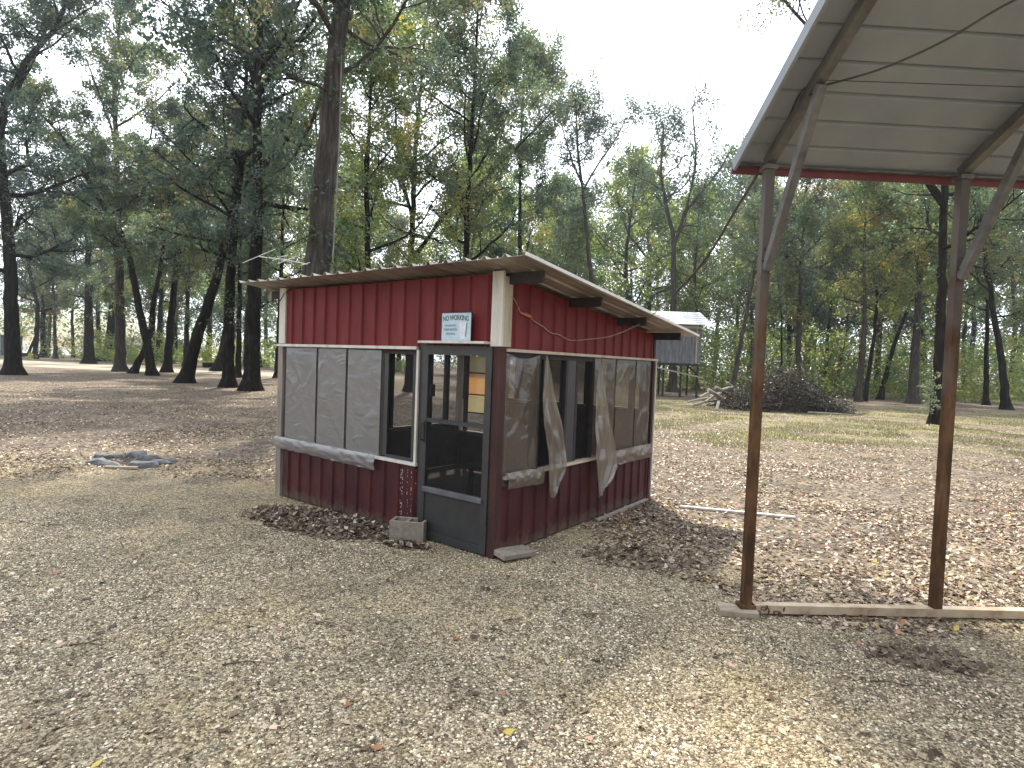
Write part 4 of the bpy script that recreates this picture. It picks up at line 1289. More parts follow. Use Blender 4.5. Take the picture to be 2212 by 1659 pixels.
def hero(name, label, depth, pts, r0, top_h, crown_lo, limb_len, nlimb, nleaf, leaf, mat_t, mat_l, seed, forks=(), lean_end=(0, 0), **kw):
    """pts are view pixels of the trunk at this depth, base first; top_h is total height"""
    u0, v0 = pts[0]
    base = at(u0, v0, depth); base.z = 0.0
    P = [np.array([0.0, 0.0, -0.08])]
    for (u, v) in pts[1:]:
        w = at(u, v, depth); P.append(np.array([w.x - base.x, 0.0, w.z]))
    last = P[-1]
    if last[2] < top_h:
        d = last - P[-2]; d = d / max(0.3, d[2])
        dz = top_h - last[2]
        P.append(last + np.array([d[0] * dz * 0.35 + lean_end[0] * 0.5, lean_end[1] * 0.5, dz * 0.5]))
        P.append(last + np.array([d[0] * dz * 0.5 + lean_end[0], lean_end[1], dz]))
    P = np.array(P)
    rng = np.random.default_rng(seed + 500)
    P[1:, 1] += np.cumsum(rng.normal(0, 0.12, len(P) - 1))
    H = P[:, 2].max()
    rad = r0 * (1 - 0.80 * np.clip(P[:, 2] / H, 0, 1) ** 0.9)
    spines = [(P, rad)]
    for fk in forks:
        F = []
        for (u, v) in fk:
            w = at(u, v, depth); F.append(np.array([w.x - base.x, np.interp(w.z, P[:, 2], P[:, 1]), w.z]))
        F = np.array(F)
        rb = float(np.interp(F[0][2], P[:, 2], rad)) * 0.75
        if F[-1][2] < top_h:
            d = unit(F[-1] - F[-2]); ext = max(1.5, (top_h - F[-1][2]) * 0.6)
            F = np.vstack([F, F[-1] + d * ext * 0.6 + np.array([0, 0.3, ext * 0.3]), F[-1] + d * ext + np.array([0, 0.5, ext * 0.5])])
        F[1:, 1] += np.cumsum(rng.normal(0, 0.25, len(F) - 1))
        spines.append((F, np.linspace(rb, rb * 0.3, len(F))))
    kw['spread'] = kw.get('spread', 0.25) * 0.62
    ms = grow(seed, spines, crown_lo, limb_len, nlimb, int(nleaf * 1.35), leaf * 0.84, **kw)
    base.z = gz(base.x, base.y) if (abs(base.x) < 24 and base.y < 42) else 0.0
    return put_tree(name, label, ms, base, mat_t, mat_l)


O = "oak_tree"
m_barkp = surface("pale_dead_vine", [(0.3, (0.16, 0.145, 0.13)), (0.7, (0.30, 0.28, 0.25))], (5, 5, 5), 1.5, 5, 0.9, 0.3, 0.005)
# big oak behind the shed
hero(O, "massive oak trunk rising directly behind the shed roof", 17.0, [(676, 905), (688, 600), (697, 450), (714, 300), (722, 200), (741, 0)], 0.47, 18.5, 8.6, 7.5, 20, 50000, 0.16, m_bark_grey, m_leaf_dark, 1, forks=[[(738, 40), (800, -170), (930, -300), (1080, -390), (1200, -450)]], fork_len=0.35, epi=60, up=0.05, spread=0.26, taper=0.35)  # the fork overhead, out of view, is added to dapple the yard with shade
vt = at(736, 200, 16.55)
vine = MB().tube([at(738, 120, 16.55), at(733, 300, 16.5), at(727, 420, 16.48), at(722, 500, 16.46), at(717, 600, 16.42), at(712, 760, 16.40)], 0.018, 6).build("vine", m_barkp)
tag(vine, "thin pale dead vine running up the right edge of the massive oak trunk", "vine")
# left group
hero(O, "thick tree at the far left edge of the photo", 34.9, [(29, 810), (25, 700), (22, 560), (12, 430), (5, 300), (16, 228), (81, 124), (140, 75), (172, 0)], 0.42, 23, 5.5, 6.0, 22, 30000, 0.20, m_bark, m_leaf_dark, 2, epi=30, spread=0.26)
hero(O, "tall straight tree behind the leaning pair left of the shed", 46.0, [(260, 802), (258, 600), (256, 450), (257, 300), (252, 200), (262, 100)], 0.40, 27, 7.0, 6.5, 20, 24000, 0.24, m_bark_grey, m_leaf_green, 3, epi=20, spread=0.3)
hero("leaning_tree", "long curved trunk leaning far to the left, crossing a second trunk at its foot", 41.0, [(329, 811), (318, 740), (300, 660), (283, 579), (262, 500), (228, 456), (163, 342), (114, 270), (72, 234)], 0.30, 18.5, 7.0, 4.5, 16, 17000, 0.21, m_bark, m_leaf_green, 4, epi=14, spread=0.28)
hero("leaning_tree", "slender trunk leaning right across the long curved one", 43.5, [(286, 802), (322, 729), (330, 662), (342, 602), (355, 537)], 0.24, 15, 7.5, 4.0, 12, 13000, 0.21, m_bark, m_leaf_green, 5, spread=0.28)
hero(O, "medium trunk between the crossed pair and the leaning black trunk", 48.0, [(360, 803), (368, 700), (378, 608), (385, 500)], 0.34, 20, 7.5, 5.0, 16, 18000, 0.24, m_bark, m_leaf_dark, 6, epi=14, spread=0.28)
hero("leaning_tree", "black trunk leaning right, alone in front of the sandy road", 33.5, [(400, 826), (420, 748), (452, 644), (470, 570)], 0.38, 15, 6.6, 5.0, 15, 18000, 0.19, m_bark, m_leaf_dark, 7, spread=0.26)
hero(O, "broad trunk directly left behind the pair nearest the shed", 56.0, [(469, 798), (482, 748), (498, 667), (506, 560)], 0.44, 21, 8.0, 6.0, 16, 17000, 0.27, m_bark, m_leaf_green, 8, spread=0.34)
hero(O, "left trunk of the dark pair nearest the shed", 30.3, [(493, 838), (494, 720), (495, 602), (505, 480), (520, 330)], 0.32, 18, 6.5, 5.0, 16, 20000, 0.19, m_bark, m_leaf_dark, 9, epi=22, spread=0.26)
hero(O, "stout forked oak, right one of the dark pair nearest the shed", 28.7, [(542, 844), (545, 720), (552, 560), (560, 455), (560, 300), (560, 195), (566, 65)], 0.40, 22, 7.5, 5.5, 18, 28000, 0.18, m_bark, m_leaf_dark, 10,
     forks=[[(561, 200), (537, 130), (510, 60), (488, 0)], [(560, 215), (589, 176), (620, 148), (650, 118)]], epi=40, spread=0.26)
hero(O, "narrow trunk glimpsed behind the dark pair nearest the shed", 43.0, [(514, 816), (518, 700), (520, 560)], 0.22, 17, 6.5, 4.0, 12, 12000, 0.22, m_bark, m_leaf_green, 11, spread=0.28)
hero(O, "narrow trunk touching the shed's left corner", 45.0, [(599, 816), (604, 690), (609, 560)], 0.24, 18, 6.5, 4.5, 12, 13000, 0.22, m_bark, m_leaf_green, 12, spread=0.28)
hero(O, "broad dark trunk beyond the sandy road, left of the crossed pair", 64.0, [(192, 779), (191, 690), (190, 560)], 0.52, 20, 7.0, 6.5, 18, 15000, 0.30, m_bark, m_leaf_dark, 13, epi=20, spread=0.4)
hero("ivy_covered_tree", "short ivy-clad trunk standing against the pale lake", 88.0, [(94, 768), (94, 720), (94, 660)], 0.42, 16, 6.0, 5.0, 12, 9000, 0.36, m_bark, m_leaf_green, 14, epi=120, spread=0.35)
hero("slender_tree", "thin pale trunk against the lake, right of the ivy-clad one", 82.0, [(120, 771), (119, 700), (117, 600)], 0.26, 19, 8.0, 5.0, 12, 9000, 0.34, m_bark_grey, m_leaf_green, 15, spread=0.4)
hero("leaning_tree", "thin bare trunk leaning right at the lake edge", 92.0, [(58, 767), (78, 720), (104, 655)], 0.22, 14, 9.0, 4.0, 8, 6000, 0.34, m_bark, m_leaf_lime, 16, spread=0.4)
hero(O, "dark trunk just left of the tall straight tree", 86.0, [(232, 771), (240, 700), (248, 600)], 0.60, 22, 7.0, 6.5, 14, 12000, 0.34, m_bark, m_leaf_green, 17, spread=0.42)
hero("slender_tree", "far trunk between the crossed pair and the medium trunk", 82.0, [(342, 780), (346, 700), (350, 600)], 0.42, 20, 8.0, 6.0, 14, 10000, 0.34, m_bark, m_leaf_lime, 18, spread=0.42)
hero("slender_tree", "far trunk directly behind the medium trunk", 80.0, [(377, 782), (379, 700), (383, 600)], 0.36, 20, 8.0, 6.0, 14, 10000, 0.34, m_bark, m_leaf_lime, 19, spread=0.42)
# centre
hero(O, "dark trunk with curving limbs right of the massive oak", 33.0, [(884, 850), (888, 640), (889, 534), (893, 440), (895, 358), (905, 228), (915, 120)], 0.26, 20, 7.5, 5.5, 18, 22000, 0.19, m_bark, m_leaf_green, 20,
     forks=[[(889, 560), (925, 520), (952, 470), (985, 455)], [(892, 470), (870, 400), (862, 340)]], epi=16, spread=0.28)
hero("slender_tree", "straight bare pole-like trunk above the high end of the shed roof", 38.0, [(1124, 850), (1123, 700), (1123, 540), (1123, 430), (1124, 335), (1130, 220)], 0.21, 21, 12.0, 4.0, 14, 20000, 0.20, m_bark, m_leaf_green, 21, spread=0.28)
hero(O, "leafy tree filling the gap between massive oak and curved-limb trunk", 27.0, [(800, 870), (796, 640), (792, 450), (800, 300)], 0.20, 16, 3.6, 4.4, 20, 26000, 0.16, m_bark, m_leaf_lime, 22, epi=20, spread=0.26)
hero(O, "leafy tree rising over the middle of the shed roof", 29.0, [(1010, 870), (1004, 640), (1010, 450), (1020, 300)], 0.22, 19.5, 4.2, 4.8, 22, 30000, 0.17, m_bark, m_leaf_green, 23, epi=16, spread=0.26)
hero("round_crowned_tree", "tall tree whose round open crown stands alone against the sky", 42.0, [(1276, 852), (1278, 600), (1266, 480), (1260, 404), (1253, 361)], 0.26, 20.5, 13.4, 3.3, 13, 8500, 0.20, m_bark_grey, m_leaf_dark, 24,
     forks=[[(1261, 408), (1282, 368), (1305, 335), (1325, 310)], [(1259, 398), (1240, 350), (1228, 320)]], spread=0.26, knobby=0.08)
hero("forked_tree", "thin-leaved forked tree against the bright gap in the sky", 47.0, [(1452, 862), (1453, 672), (1455, 520), (1440, 450), (1425, 380), (1430, 300)], 0.34, 21, 12.6, 4.3, 13, 4600, 0.24, m_bark_grey, m_leaf_dark, 25,
     forks=[[(1456, 530), (1470, 480), (1500, 430), (1545, 385)], [(1472, 478), (1490, 420), (1500, 350), (1497, 290)]], spread=0.30, knobby=0.10)
# right
hero("leaning_tree", "grey trunk leaning right behind the left carport post", 43.0, [(1575, 858), (1586, 807), (1629, 585), (1641, 520)], 0.20, 13.5, 7.0, 3.2, 12, 7000, 0.21, m_bark_grey, m_leaf_green, 26, spread=0.3)
hero("slender_tree", "very thin dark trunk between left carport post and the thicker straight one", 46.0, [(1689, 855), (1688, 760), (1687, 683), (1680, 600)], 0.10, 12, 5.0, 2.6, 10, 6000, 0.22, m_bark, m_leaf_green, 27, spread=0.3)
hero(O, "straight trunk rising behind the middle of the brush pile", 45.0, [(1722, 855), (1723, 813), (1730, 600), (1733, 504), (1736, 420)], 0.25, 17, 7.5, 4.2, 16, 12000, 0.22, m_bark_grey, m_leaf_green, 28, spread=0.3, knobby=0.05)
hero("leaning_tree", "dark trunk leaning right at the right end of the brush pile", 55.0, [(1778, 851), (1790, 740), (1798, 667), (1811, 602)], 0.21, 16, 7.0, 4.0, 14, 9000, 0.25, m_bark, m_leaf_dark, 29, spread=0.34)
hero("leaning_tree", "second leaning trunk just right of the brush pile", 52.0, [(1801, 855), (1824, 732), (1842, 611)], 0.21, 15, 7.0, 4.0, 14, 9000, 0.25, m_bark_grey, m_leaf_green, 30, spread=0.34)
hero("twin_tree", "upright trunk of the pair sharing one foot between the carport posts", 42.5, [(1854, 868), (1860, 760), (1866, 660), (1868, 560)], 0.21, 15.5, 6.0, 4.2, 15, 10000, 0.22, m_bark_grey, m_leaf_lime, 31, spread=0.3)
hero("twin_tree", "right-leaning trunk of the pair sharing one foot between the carport posts", 43.5, [(1866, 867), (1889, 732), (1896, 650), (1905, 560)], 0.18, 14, 6.0, 4.0, 13, 9000, 0.22, m_bark, m_leaf_green, 32, spread=0.3)
hero("leaning_tree", "strongly leaning black trunk in the middle between the carport posts", 48.0, [(1900, 863), (1922, 774), (1948, 699), (1977, 641)], 0.22, 13.5, 8.0, 3.6, 11, 7500, 0.24, m_bark, m_leaf_lime, 33, spread=0.32)
hero(O, "broad pale-barked trunk left of the right carport post", 42.5, [(1972, 872), (1983, 760), (1990, 667), (1996, 560)], 0.36, 18, 7.0, 5.0, 17, 14000, 0.22, m_bark_grey, m_leaf_lime, 34, spread=0.3)
hero(O, "nearest trunk on the right, beside the right carport post", 24.0, [(2024, 917), (2026, 760), (2027, 600), (2027, 504), (2030, 380)], 0.24, 17.5, 6.4, 5.8, 17, 18000, 0.17, m_bark, m_leaf_green, 35,
     forks=[[(2028, 440), (1940, 330), (1830, 200), (1740, 90), (1700, 30)]], epi=8, spread=0.26)
hero(O, "slim trunk right of the right carport post", 45.0, [(2130, 875), (2133, 740), (2136, 600)], 0.20, 15, 5.5, 4.4, 14, 10000, 0.22, m_bark, m_leaf_green, 36, spread=0.3)
hero(O, "curving dark trunk near the right edge of the photo", 39.0, [(2174, 885), (2168, 760), (2159, 683), (2140, 569), (2120, 480)], 0.26, 16, 6.0, 4.6, 16, 13000, 0.21, m_bark, m_leaf_green, 37, spread=0.3)

# filler trees: seven kinds built once, then copied
kinds = []
for i in range(7):
    rng0 = np.random.default_rng(900 + i)
    H = [17, 15, 18, 14, 16, 19, 13][i]
    P = np.array([[0, 0, -0.1], [rng0.normal(0, 0.2), rng0.normal(0, 0.2), H * 0.3], [rng0.normal(0, 0.5), rng0.normal(0, 0.5), H * 0.6], [rng0.normal(0, 0.7), rng0.normal(0, 0.7), H]])
    kinds.append((H, grow(900 + i, [(P, np.array([0.22, 0.17, 0.11, 0.03]) * (0.8 + 0.1 * i))], H * (0.22 if i % 2 else 0.30), 4.4, 17, 8500, 0.24, spread=0.24, nsub=6, ntwig=4, twl=0.9)))


LAND = [(-400, "left edge of the photo"), (29, "thick far-left trunk"), (120, "pale lakeside trunk"), (260, "tall straight tree"), (400, "leaning black trunk"), (542, "stout forked oak"), (693, "massive oak"),
        (890, "curved-limb oak"), (1005, "roof-centre tree"), (1124, "pole-like trunk"), (1275, "round-crowned tree"), (1400, "stilt cabin"), (1470, "forked tree"), (1600, "left carport post"), (1725, "straight brush-pile trunk"),
        (1800, "pile-end leaning trunk"), (1900, "leaning trunk between posts"), (1974, "broad pale trunk"), (2050, "right carport post"), (2170, "curving dark trunk"), (2230, "right edge of the photo"), (2700, "")]
HUE = ["mixed green", "dark green", "yellow-green", "dull green", "light green", "blackish green", "olive green"]
RANK = ["nearest", "second nearest", "third nearest", "fourth nearest", "fifth nearest", "sixth nearest", "seventh nearest"]
fill_log = []


def filler(n, u0, u1, d0, d1, vtop, seed, group, name="forest_tree"):
    q = random.Random(seed)
    placed = []
    tries = 0
    while len(placed) < n and tries < n * 60:
        tries += 1
        u = q.uniform(u0, u1); d = q.uniform(d0, d1)
        x = at(u, 800, d).x
        if x < -9 and 40 < d + 0.14 * x < 64: continue      # keep the road clear
        if any(math.hypot(x - a, d - b) < 3.2 for a, b in placed): continue
        placed.append((x, d))
        k = q.randrange(7); H, ms = kinds[k]
        hmax = HC + (hor(u) - vtop(u)) * d / FPX
        sc = min(1.7, hmax / H) * q.uniform(0.82, 1.0)
        o = put_tree(name, "tree", ms, (x, d, 0), None, None, q.uniform(0, 6.28), sc, group)
        fill_log.append((o, u, d, k))


def label_fillers():
    cells = {}
    for o, u, d, k in fill_log:
        i = max(j for j in range(len(LAND)) if LAND[j][0] <= u)
        cells.setdefault(i, []).append((d, o, k))
    for i, lst in cells.items():
        lst.sort(key=lambda t: t[0])
        for r, (d, o, k) in enumerate(lst):
            A_, B_ = LAND[i][1], LAND[min(i + 1, len(LAND) - 1)][1]
            if i == 0 or not B_:
                where = "in the woods past the " + A_
            else:
                where = "between " + A_ + " and " + B_
            rk = RANK[r] + " " if r < len(RANK) else "farthest "
            if len(lst) == 1: rk = "lone "
            o['label'] = f"{rk}{HUE[k]} forest tree {where}"


for i, (H, ms) in enumerate(kinds):
    ms[0].materials.append(m_bark if i % 2 else m_bark_grey)
    ms[1].materials.append([m_leaf_green, m_leaf_dark, m_leaf_lime, m_leaf_green, m_leaf_lime, m_leaf_dark, m_leaf_green][i])

filler(18, -260, 620, 64, 118, lambda u: 400, 41, "trees beyond the sandy road")
filler(14, 620, 1230, 44, 90, lambda u: 330 if u < 1050 else 400, 42, "woods behind the shed")
filler(20, 1190, 1640, 50, 95, lambda u: 400 + 40 * math.sin(u / 37.0), 43, "hazy woods right of the shed")
filler(24, 1640, 2520, 52, 95, lambda u: 390 + 60 * math.sin(u / 51.0), 44, "woods behind the carport")
label_fillers()

# far woods as one mass
def leaf_mass(name, label, pts_fn, n, size, spread, mat, seed, cat="woods"):
    rng = np.random.default_rng(seed)
    tw = pts_fn(rng)
    tag(link(name, leaves_mesh(name, rng, tw, n, size, spread), mat), label, cat, kind='stuff')


def far_pts(rng):
    n = 1000
    ang = rng.uniform(-0.85, 0.85, n); d = rng.uniform(105, 150, n)
    x = np.tan(ang) * d
    left = x < -35
    h = rng.random(n) ** 0.9 * np.where(left, 12, 12)
    a = np.stack([x, d, 0.3 + h], 1)
    keep = ~((x < -52) & (h < 2.2))
    a = a[keep]
    return np.concatenate([a, a + rng.normal(0, 1.5, a.shape)], 1)


leaf_mass("distant_woods", "solid wall of distant woods closing the view", far_pts, 50000, 0.6, 1.2, m_leaf_green, 71)


def under_pts(rng):
    n = 2200
    u = rng.uniform(1180, 2420, n); d = rng.uniform(47, 82, n)
    x = (u - 1106) / FPX * d
    h = rng.random(n) ** 1.3 * 5.5 + 0.1
    a = np.stack([x, d, h], 1)
    return np.concatenate([a, a + rng.normal(0, 0.4, a.shape)], 1)


leaf_mass("undergrowth", "green and yellow undergrowth between the trunks on the right", under_pts, 120000, 0.24, 0.38, m_leaf_lime, 72, "undergrowth")


def under_left(rng):
    n = 700
    u = rng.uniform(-100, 900, n); d = rng.uniform(70, 100, n)
    x = (u - 1106) / FPX * d
    h = rng.random(n) ** 1.5 * 3.6 + 0.1
    keep = ~((u < 180) & (rng.random(n) < 0.8))
    a = np.stack([x, d, h], 1)[keep]
    return np.concatenate([a, a + rng.normal(0, 0.4, a.shape)], 1)


leaf_mass("low_bushes", "low bushes beyond the sandy road on the left", under_left, 34000, 0.3, 0.35, m_leaf_lime, 73, "bushes")

sp = at(2010, 835, 23.4)
sprig = thing("climbing_shrub", "pale leafy sprig climbing the nearest right-hand trunk at head height", "shrub", (sp.x, sp.y, 0))
rng_ = np.random.default_rng(3)
sa = np.stack([rng_.normal(0, 0.14, 60), rng_.normal(0, 0.12, 60), rng_.uniform(0.5, 2.3, 60)], 1)
link("foliage", leaves_mesh("foliage", rng_, np.concatenate([sa, sa + rng_.normal(0, 0.12, sa.shape)], 1), 420, 0.10, 0.05), leaf_mat("pale_sprig_leaves", [(0, (0.12, 0.15, 0.08)), (0.6, (0.26, 0.30, 0.18)), (1, (0.45, 0.48, 0.36))], 0.4, 1.3), sprig)
MB().tube([(0.06, 0.02, 0), (0.03, 0, 1.0), (0.0, 0, 2.3)], [0.02, 0.014, 0.006], 5).build("stem", m_bark, sprig)


# grass band on the right
def grass(n):
    y = rg.uniform(14, 34, n)
    x = 3.0 + rg.random(n) * (y * 0.95 - 2.0)
    nz_ = np.array([mnoise.noise(Vector((a * 0.45, b * 0.45, 9))) for a, b in zip(x, y)])
    k = nz_ > 0.0; x, y = x[k], y[k]; n = len(x)
    h = 0.04 + 0.06 * rg.random(n); a = rg.random(n) * 6.28; w = 0.012
    g0_ = gz_np(x, y)
    V = np.stack([np.stack([x - w * np.cos(a), y - w * np.sin(a), g0_], 1), np.stack([x + w * np.cos(a), y + w * np.sin(a), g0_], 1), np.stack([x + 0.03 * np.sin(a), y, g0_ + h], 1)], 1)
    return mesh_np("grass", V.reshape(-1, 3), tris=np.arange(n * 3).reshape(n, 3))


m_grass = leaf_mat("grass_blades", [(0.0, (0.11, 0.12, 0.05)), (0.5, (0.20, 0.20, 0.09)), (1.0, (0.34, 0.30, 0.15))], 0.3, 1.15)
tag(link("grass", grass(48000), m_grass), "short green grass showing through the leaves on the right", "grass", kind='stuff')

# ------------------------------------------------------------------ brush pile
pc = ground_at(1695, 888)
rb = np.random.default_rng(5)
TB = Tubes()
HW, HD, HH = 2.85, 1.4, 2.25
for i in range(1000):
    u = rb.uniform(-1, 1); w = rb.uniform(-1, 1)
    hmax = HH * (1 - abs(u) ** 2.2) * (1 - 0.6 * abs(w) ** 2) * (0.8 + 0.3 * math.sin(u * 5 + 1))
    c = np.array([u * HW, w * HD, rb.uniform(0.02, max(0.1, hmax))])
    d = unit(np.array([rb.normal(), rb.normal() * 0.7, rb.normal() * 0.45])); L_ = rb.uniform(0.4, 1.5)
    m_ = c + rb.normal(0, 0.08, 3); r = rb.uniform(0.008, 0.035)
    P = np.array([c - d * L_ / 2, m_, c + d * L_ / 2]); P[:, 2] = np.maximum(P[:, 2], 0.03)
    TB.add(P, [r, r * 0.8, r * 0.4], 5)
bp = thing("brush_pile", "large dark pile of cut branches and brush in the clearing", "brush pile", (pc.x, pc.y + 0.6, 0))
m_brush = surface("old_branch_bark", [(0.3, (0.045, 0.035, 0.028)), (0.6, (0.11, 0.09, 0.075)), (0.85, (0.24, 0.21, 0.18))], (3, 3, 3), 2, 6, 0.9, 0.4, 0.01)
link("branches", TB.mesh("branches"), m_brush, bp)
cm = MB()
def mound(u, v):
    a = v * 2 * math.pi; r = math.sin(u * math.pi / 2)
    x, y = math.cos(a) * r, math.sin(a) * r
    h = HH * 0.78 * math.sqrt(max(0, 1 - r * r)) * (1 + 0.25 * mnoise.noise(Vector((x * 3, y * 3, 1)))) * (0.85 + 0.2 * math.sin(x * 5 + 1))
    return (x * HW * 0.92, y * HD * 0.9, h + 0.12 * mnoise.noise(Vector((x * 12, y * 12, 4))))
cm.grid(mound, 26, 60)
cm.build("core", m_char, bp, smooth=False)
twb = []
for i in range(900):
    u = rb.uniform(-1, 1); w = rb.uniform(-1, 0.6)
    hm = HH * (1 - abs(u) ** 2.2) * (1 - 0.6 * abs(w) ** 2)
    c = np.array([u * HW, w * HD, max(0.05, hm * rb.uniform(0.2, 1.0))]); twb.append(np.concatenate([c, c + rb.normal(0, 0.3, 3)]))
link("dead_leaves", leaves_mesh("dead_leaves", rb, np.array(twb), 9000, 0.11, 0.12), leaf_mat("dry_brush_leaves", [(0, (0.020, 0.018, 0.014)), (0.6, (0.045, 0.042, 0.027)), (1, (0.11, 0.10, 0.055))], 0.2, 1.1), bp)

m_log = surface("pale_cut_log", [(0.3, (0.20, 0.175, 0.15)), (0.55, (0.38, 0.345, 0.30)), (0.8, (0.56, 0.53, 0.48))], (6, 6, 6), 1.5, 6, 0.9, 0.4, 0.01)
LOGS = [((1486, 868), (1540, 858), .07, "lowest thin log at the far left tip of the brush pile"), ((1500, 876), (1548, 864), .08, "thin log lying at the front left of the brush pile"), ((1530, 842), (1566, 866), .12, "thick pale log sloping down at the left of the brush pile"),
        ((1546, 836), (1580, 858), .11, "whitish log second from the top of the log stack"), ((1532, 856), (1572, 848), .10, "pale log crossing the middle of the log stack"), ((1552, 868), (1585, 862), .09, "short pale log near the ground in the log stack"),
        ((1524, 868), (1552, 850), .08, "grey log leaning up into the log stack"), ((1560, 842), (1590, 836), .09, "grey log along the top of the log stack"), ((1570, 826), (1594, 846), .08, "topmost sloping log of the log stack"), ((1512, 858), (1536, 846), .07, "short grey log at the upper left of the log stack")]
for i, (a, b, r, lab) in enumerate(LOGS):
    dpt = pc.y + 1.4 - 0.25 * (i % 4)
    r *= 0.82
    A_, B_ = at(*a, dpt), at(*b, dpt + 0.5); A_.z = max(A_.z, r); B_.z = max(B_.z, r)
    mid = (A_ + B_) / 2 + Vector((0, 0, 0.03))
    o = MB().tube([A_, mid, B_], [r, r * 0.95, r * 0.85], 9).build("log", m_log, smooth=False)
    tag(o, lab, "log", "pale logs at the left of the brush pile")
a = ground_at(1548, 885); o = MB().beam(a + Vector((0, 0, 0.0)), a + Vector((0.10, 0.05, 0.42)), 0.14, 0.05).build("board", m_white); tag(o, "small upright white board in front of the log stack", "board")
a, b = ground_at(1745, 893), ground_at(1860, 899)
o = MB().tube([a + Vector((0, 0, .05)), (a + b) / 2 + Vector((0, 0, .06)), b + Vector((0, 0, .03))], [0.05, 0.04, 0.02], 6).build("stick", m_log); tag(o, "long bare stick on the ground in front of the brush pile", "stick")

# ------------------------------------------------------------------ raised wooden cabin (stand) on stilts
st = thing("stilt_cabin", "grey board cabin raised on stilts behind the shed", "cabin", at(1478, 860, 39.0) * 1.0)
sb0 = at(1478, 860, 39.0); st.location = (sb0.x, sb0.y, 0); st.rotation_euler = (0, 0, R(-4))
m_cabin = surface("silver_grey_boards", [(0.28, (0.09, 0.092, 0.10)), (0.55, (0.17, 0.175, 0.19)), (0.8, (0.28, 0.285, 0.30))], (5, 5, 0.9), 1.6, 7, 0.9, 0.4, 0.01)
m_tin = surface("old_tin_roof", [(0.3, (0.42, 0.43, 0.44)), (0.6, (0.60, 0.62, 0.64)), (0.85, (0.72, 0.74, 0.76))], (0.6, 6, 6), 1.6, 6, 0.4, 0.1, 0.01, metallic=0.4)
x0, x1, y0, y1, z0, z1 = -3.5, 0.88, -0.1, 3.0, 2.28, 4.75
wallm = MB()
n = 22
for i in range(n):
    a = x0 + (x1 - x0) * i / n; b = x0 + (x1 - x0) * (i + 1) / n - 0.02
    wallm.box(a, b, y0 - 0.01 - 0.015 * (i % 2), y0 + 0.03, z0 - 0.03 * random.Random(i).random(), z1)
wallm.box(x0, x1, y0 + 0.031, y0 + 0.06, z0, z1)
wallm.build("wall", m_cabin, st)
sm_ = MB()
for i in range(15):
    a = y0 + 0.03 + (y1 - y0) * i / 15; b = a + (y1 - y0) / 15 - 0.02
    sm_.box(x1 - 0.02, x1 + 0.02, a, b, z0, z1)
sm_.build("wall", m_cabin, st)
MB().box(x0, x0 + 0.04, y0, y1, z0, z1).build("wall", m_cabin, st)
MB().box(x0, x1, y1, y1 + 0.04, z0, z1).build("wall", m_cabin, st)
MB().box(x0 - 0.05, x1 + 0.05, y0 - 0.04, y1 + 0.05, z0 - 0.16, z0 - 0.035).build("floor", m_darkwood, st)
MB().box(x1 - 0.32, x1 - 0.22, y0 - 0.05, y0 - 0.027, z0, z1).build("batten", m_log, st)
MB().box(x0, x1 + 0.1, y0 - 0.06, y0 - 0.03, z1 - 0.16, z1 - 0.02).build("fascia", m_cream, st)
ry = (y0 + y1) / 2
rm = MB()
for sgnn in (-1, 1):
    k = 6
    for i in range(k):
        f0_, f1_ = i / k, (i + 1) / k
        ya, yb = ry + sgnn * (1.95) * f0_, ry + sgnn * 1.95 * (f1_ + 0.03)
        za, zb = 5.75 - 0.92 * f0_ + 0.03 * (k - i) * 0.3, 5.75 - 0.92 * (f1_ + 0.03) + 0.03 * (k - i) * 0.3 + 0.02
        b0 = len(rm.v)
        rm.v += [(x0 - 0.3, ya, za), (x1 + 0.66 - 1.5 * (1 - f0_) * 0.3, ya, za), (x1 + 0.66 - 1.5 * (1 - f1_) * 0.3, yb, zb), (x0 - 0.3, yb, zb)]
        rm.f.append([b0, b0 + 1, b0 + 2, b0 + 3])
rm.build("roof", m_tin, st, solid=0.03)
for x in (x0 + 0.1, -1.95, -1.45, -0.3, x1 - 0.1):
    MB().box(x - 0.06, x + 0.06, y0 + 0.02, y0 + 0.14, 0, z0 - 0.161).build("leg", m_darkwood, st)
for x in (x0 + 0.1, -1.2, x1 - 0.1):
    MB().box(x - 0.06, x + 0.06, y1 - 0.14, y1 - 0.02, 0, z0 - 0.161).build("leg", m_darkwood, st)
MB().beam((-1.9, y0 - 0.03, z0 - 0.35), (1.1, y0 - 0.03, 1.35), 0.04, 0.09).build("brace", m_log, st)
MB().beam((-1.4, y0 + 0.0, 1.4), (-2.2, y0 + 0.0, z0 - 0.2), 0.04, 0.09).build("brace", m_darkwood, st)
MB().beam((1.1, y0 + 0.5, 1.3), (0.2, y0 + 0.2, z0 - 0.2), 0.04, 0.09).build("brace", m_darkwood, st)

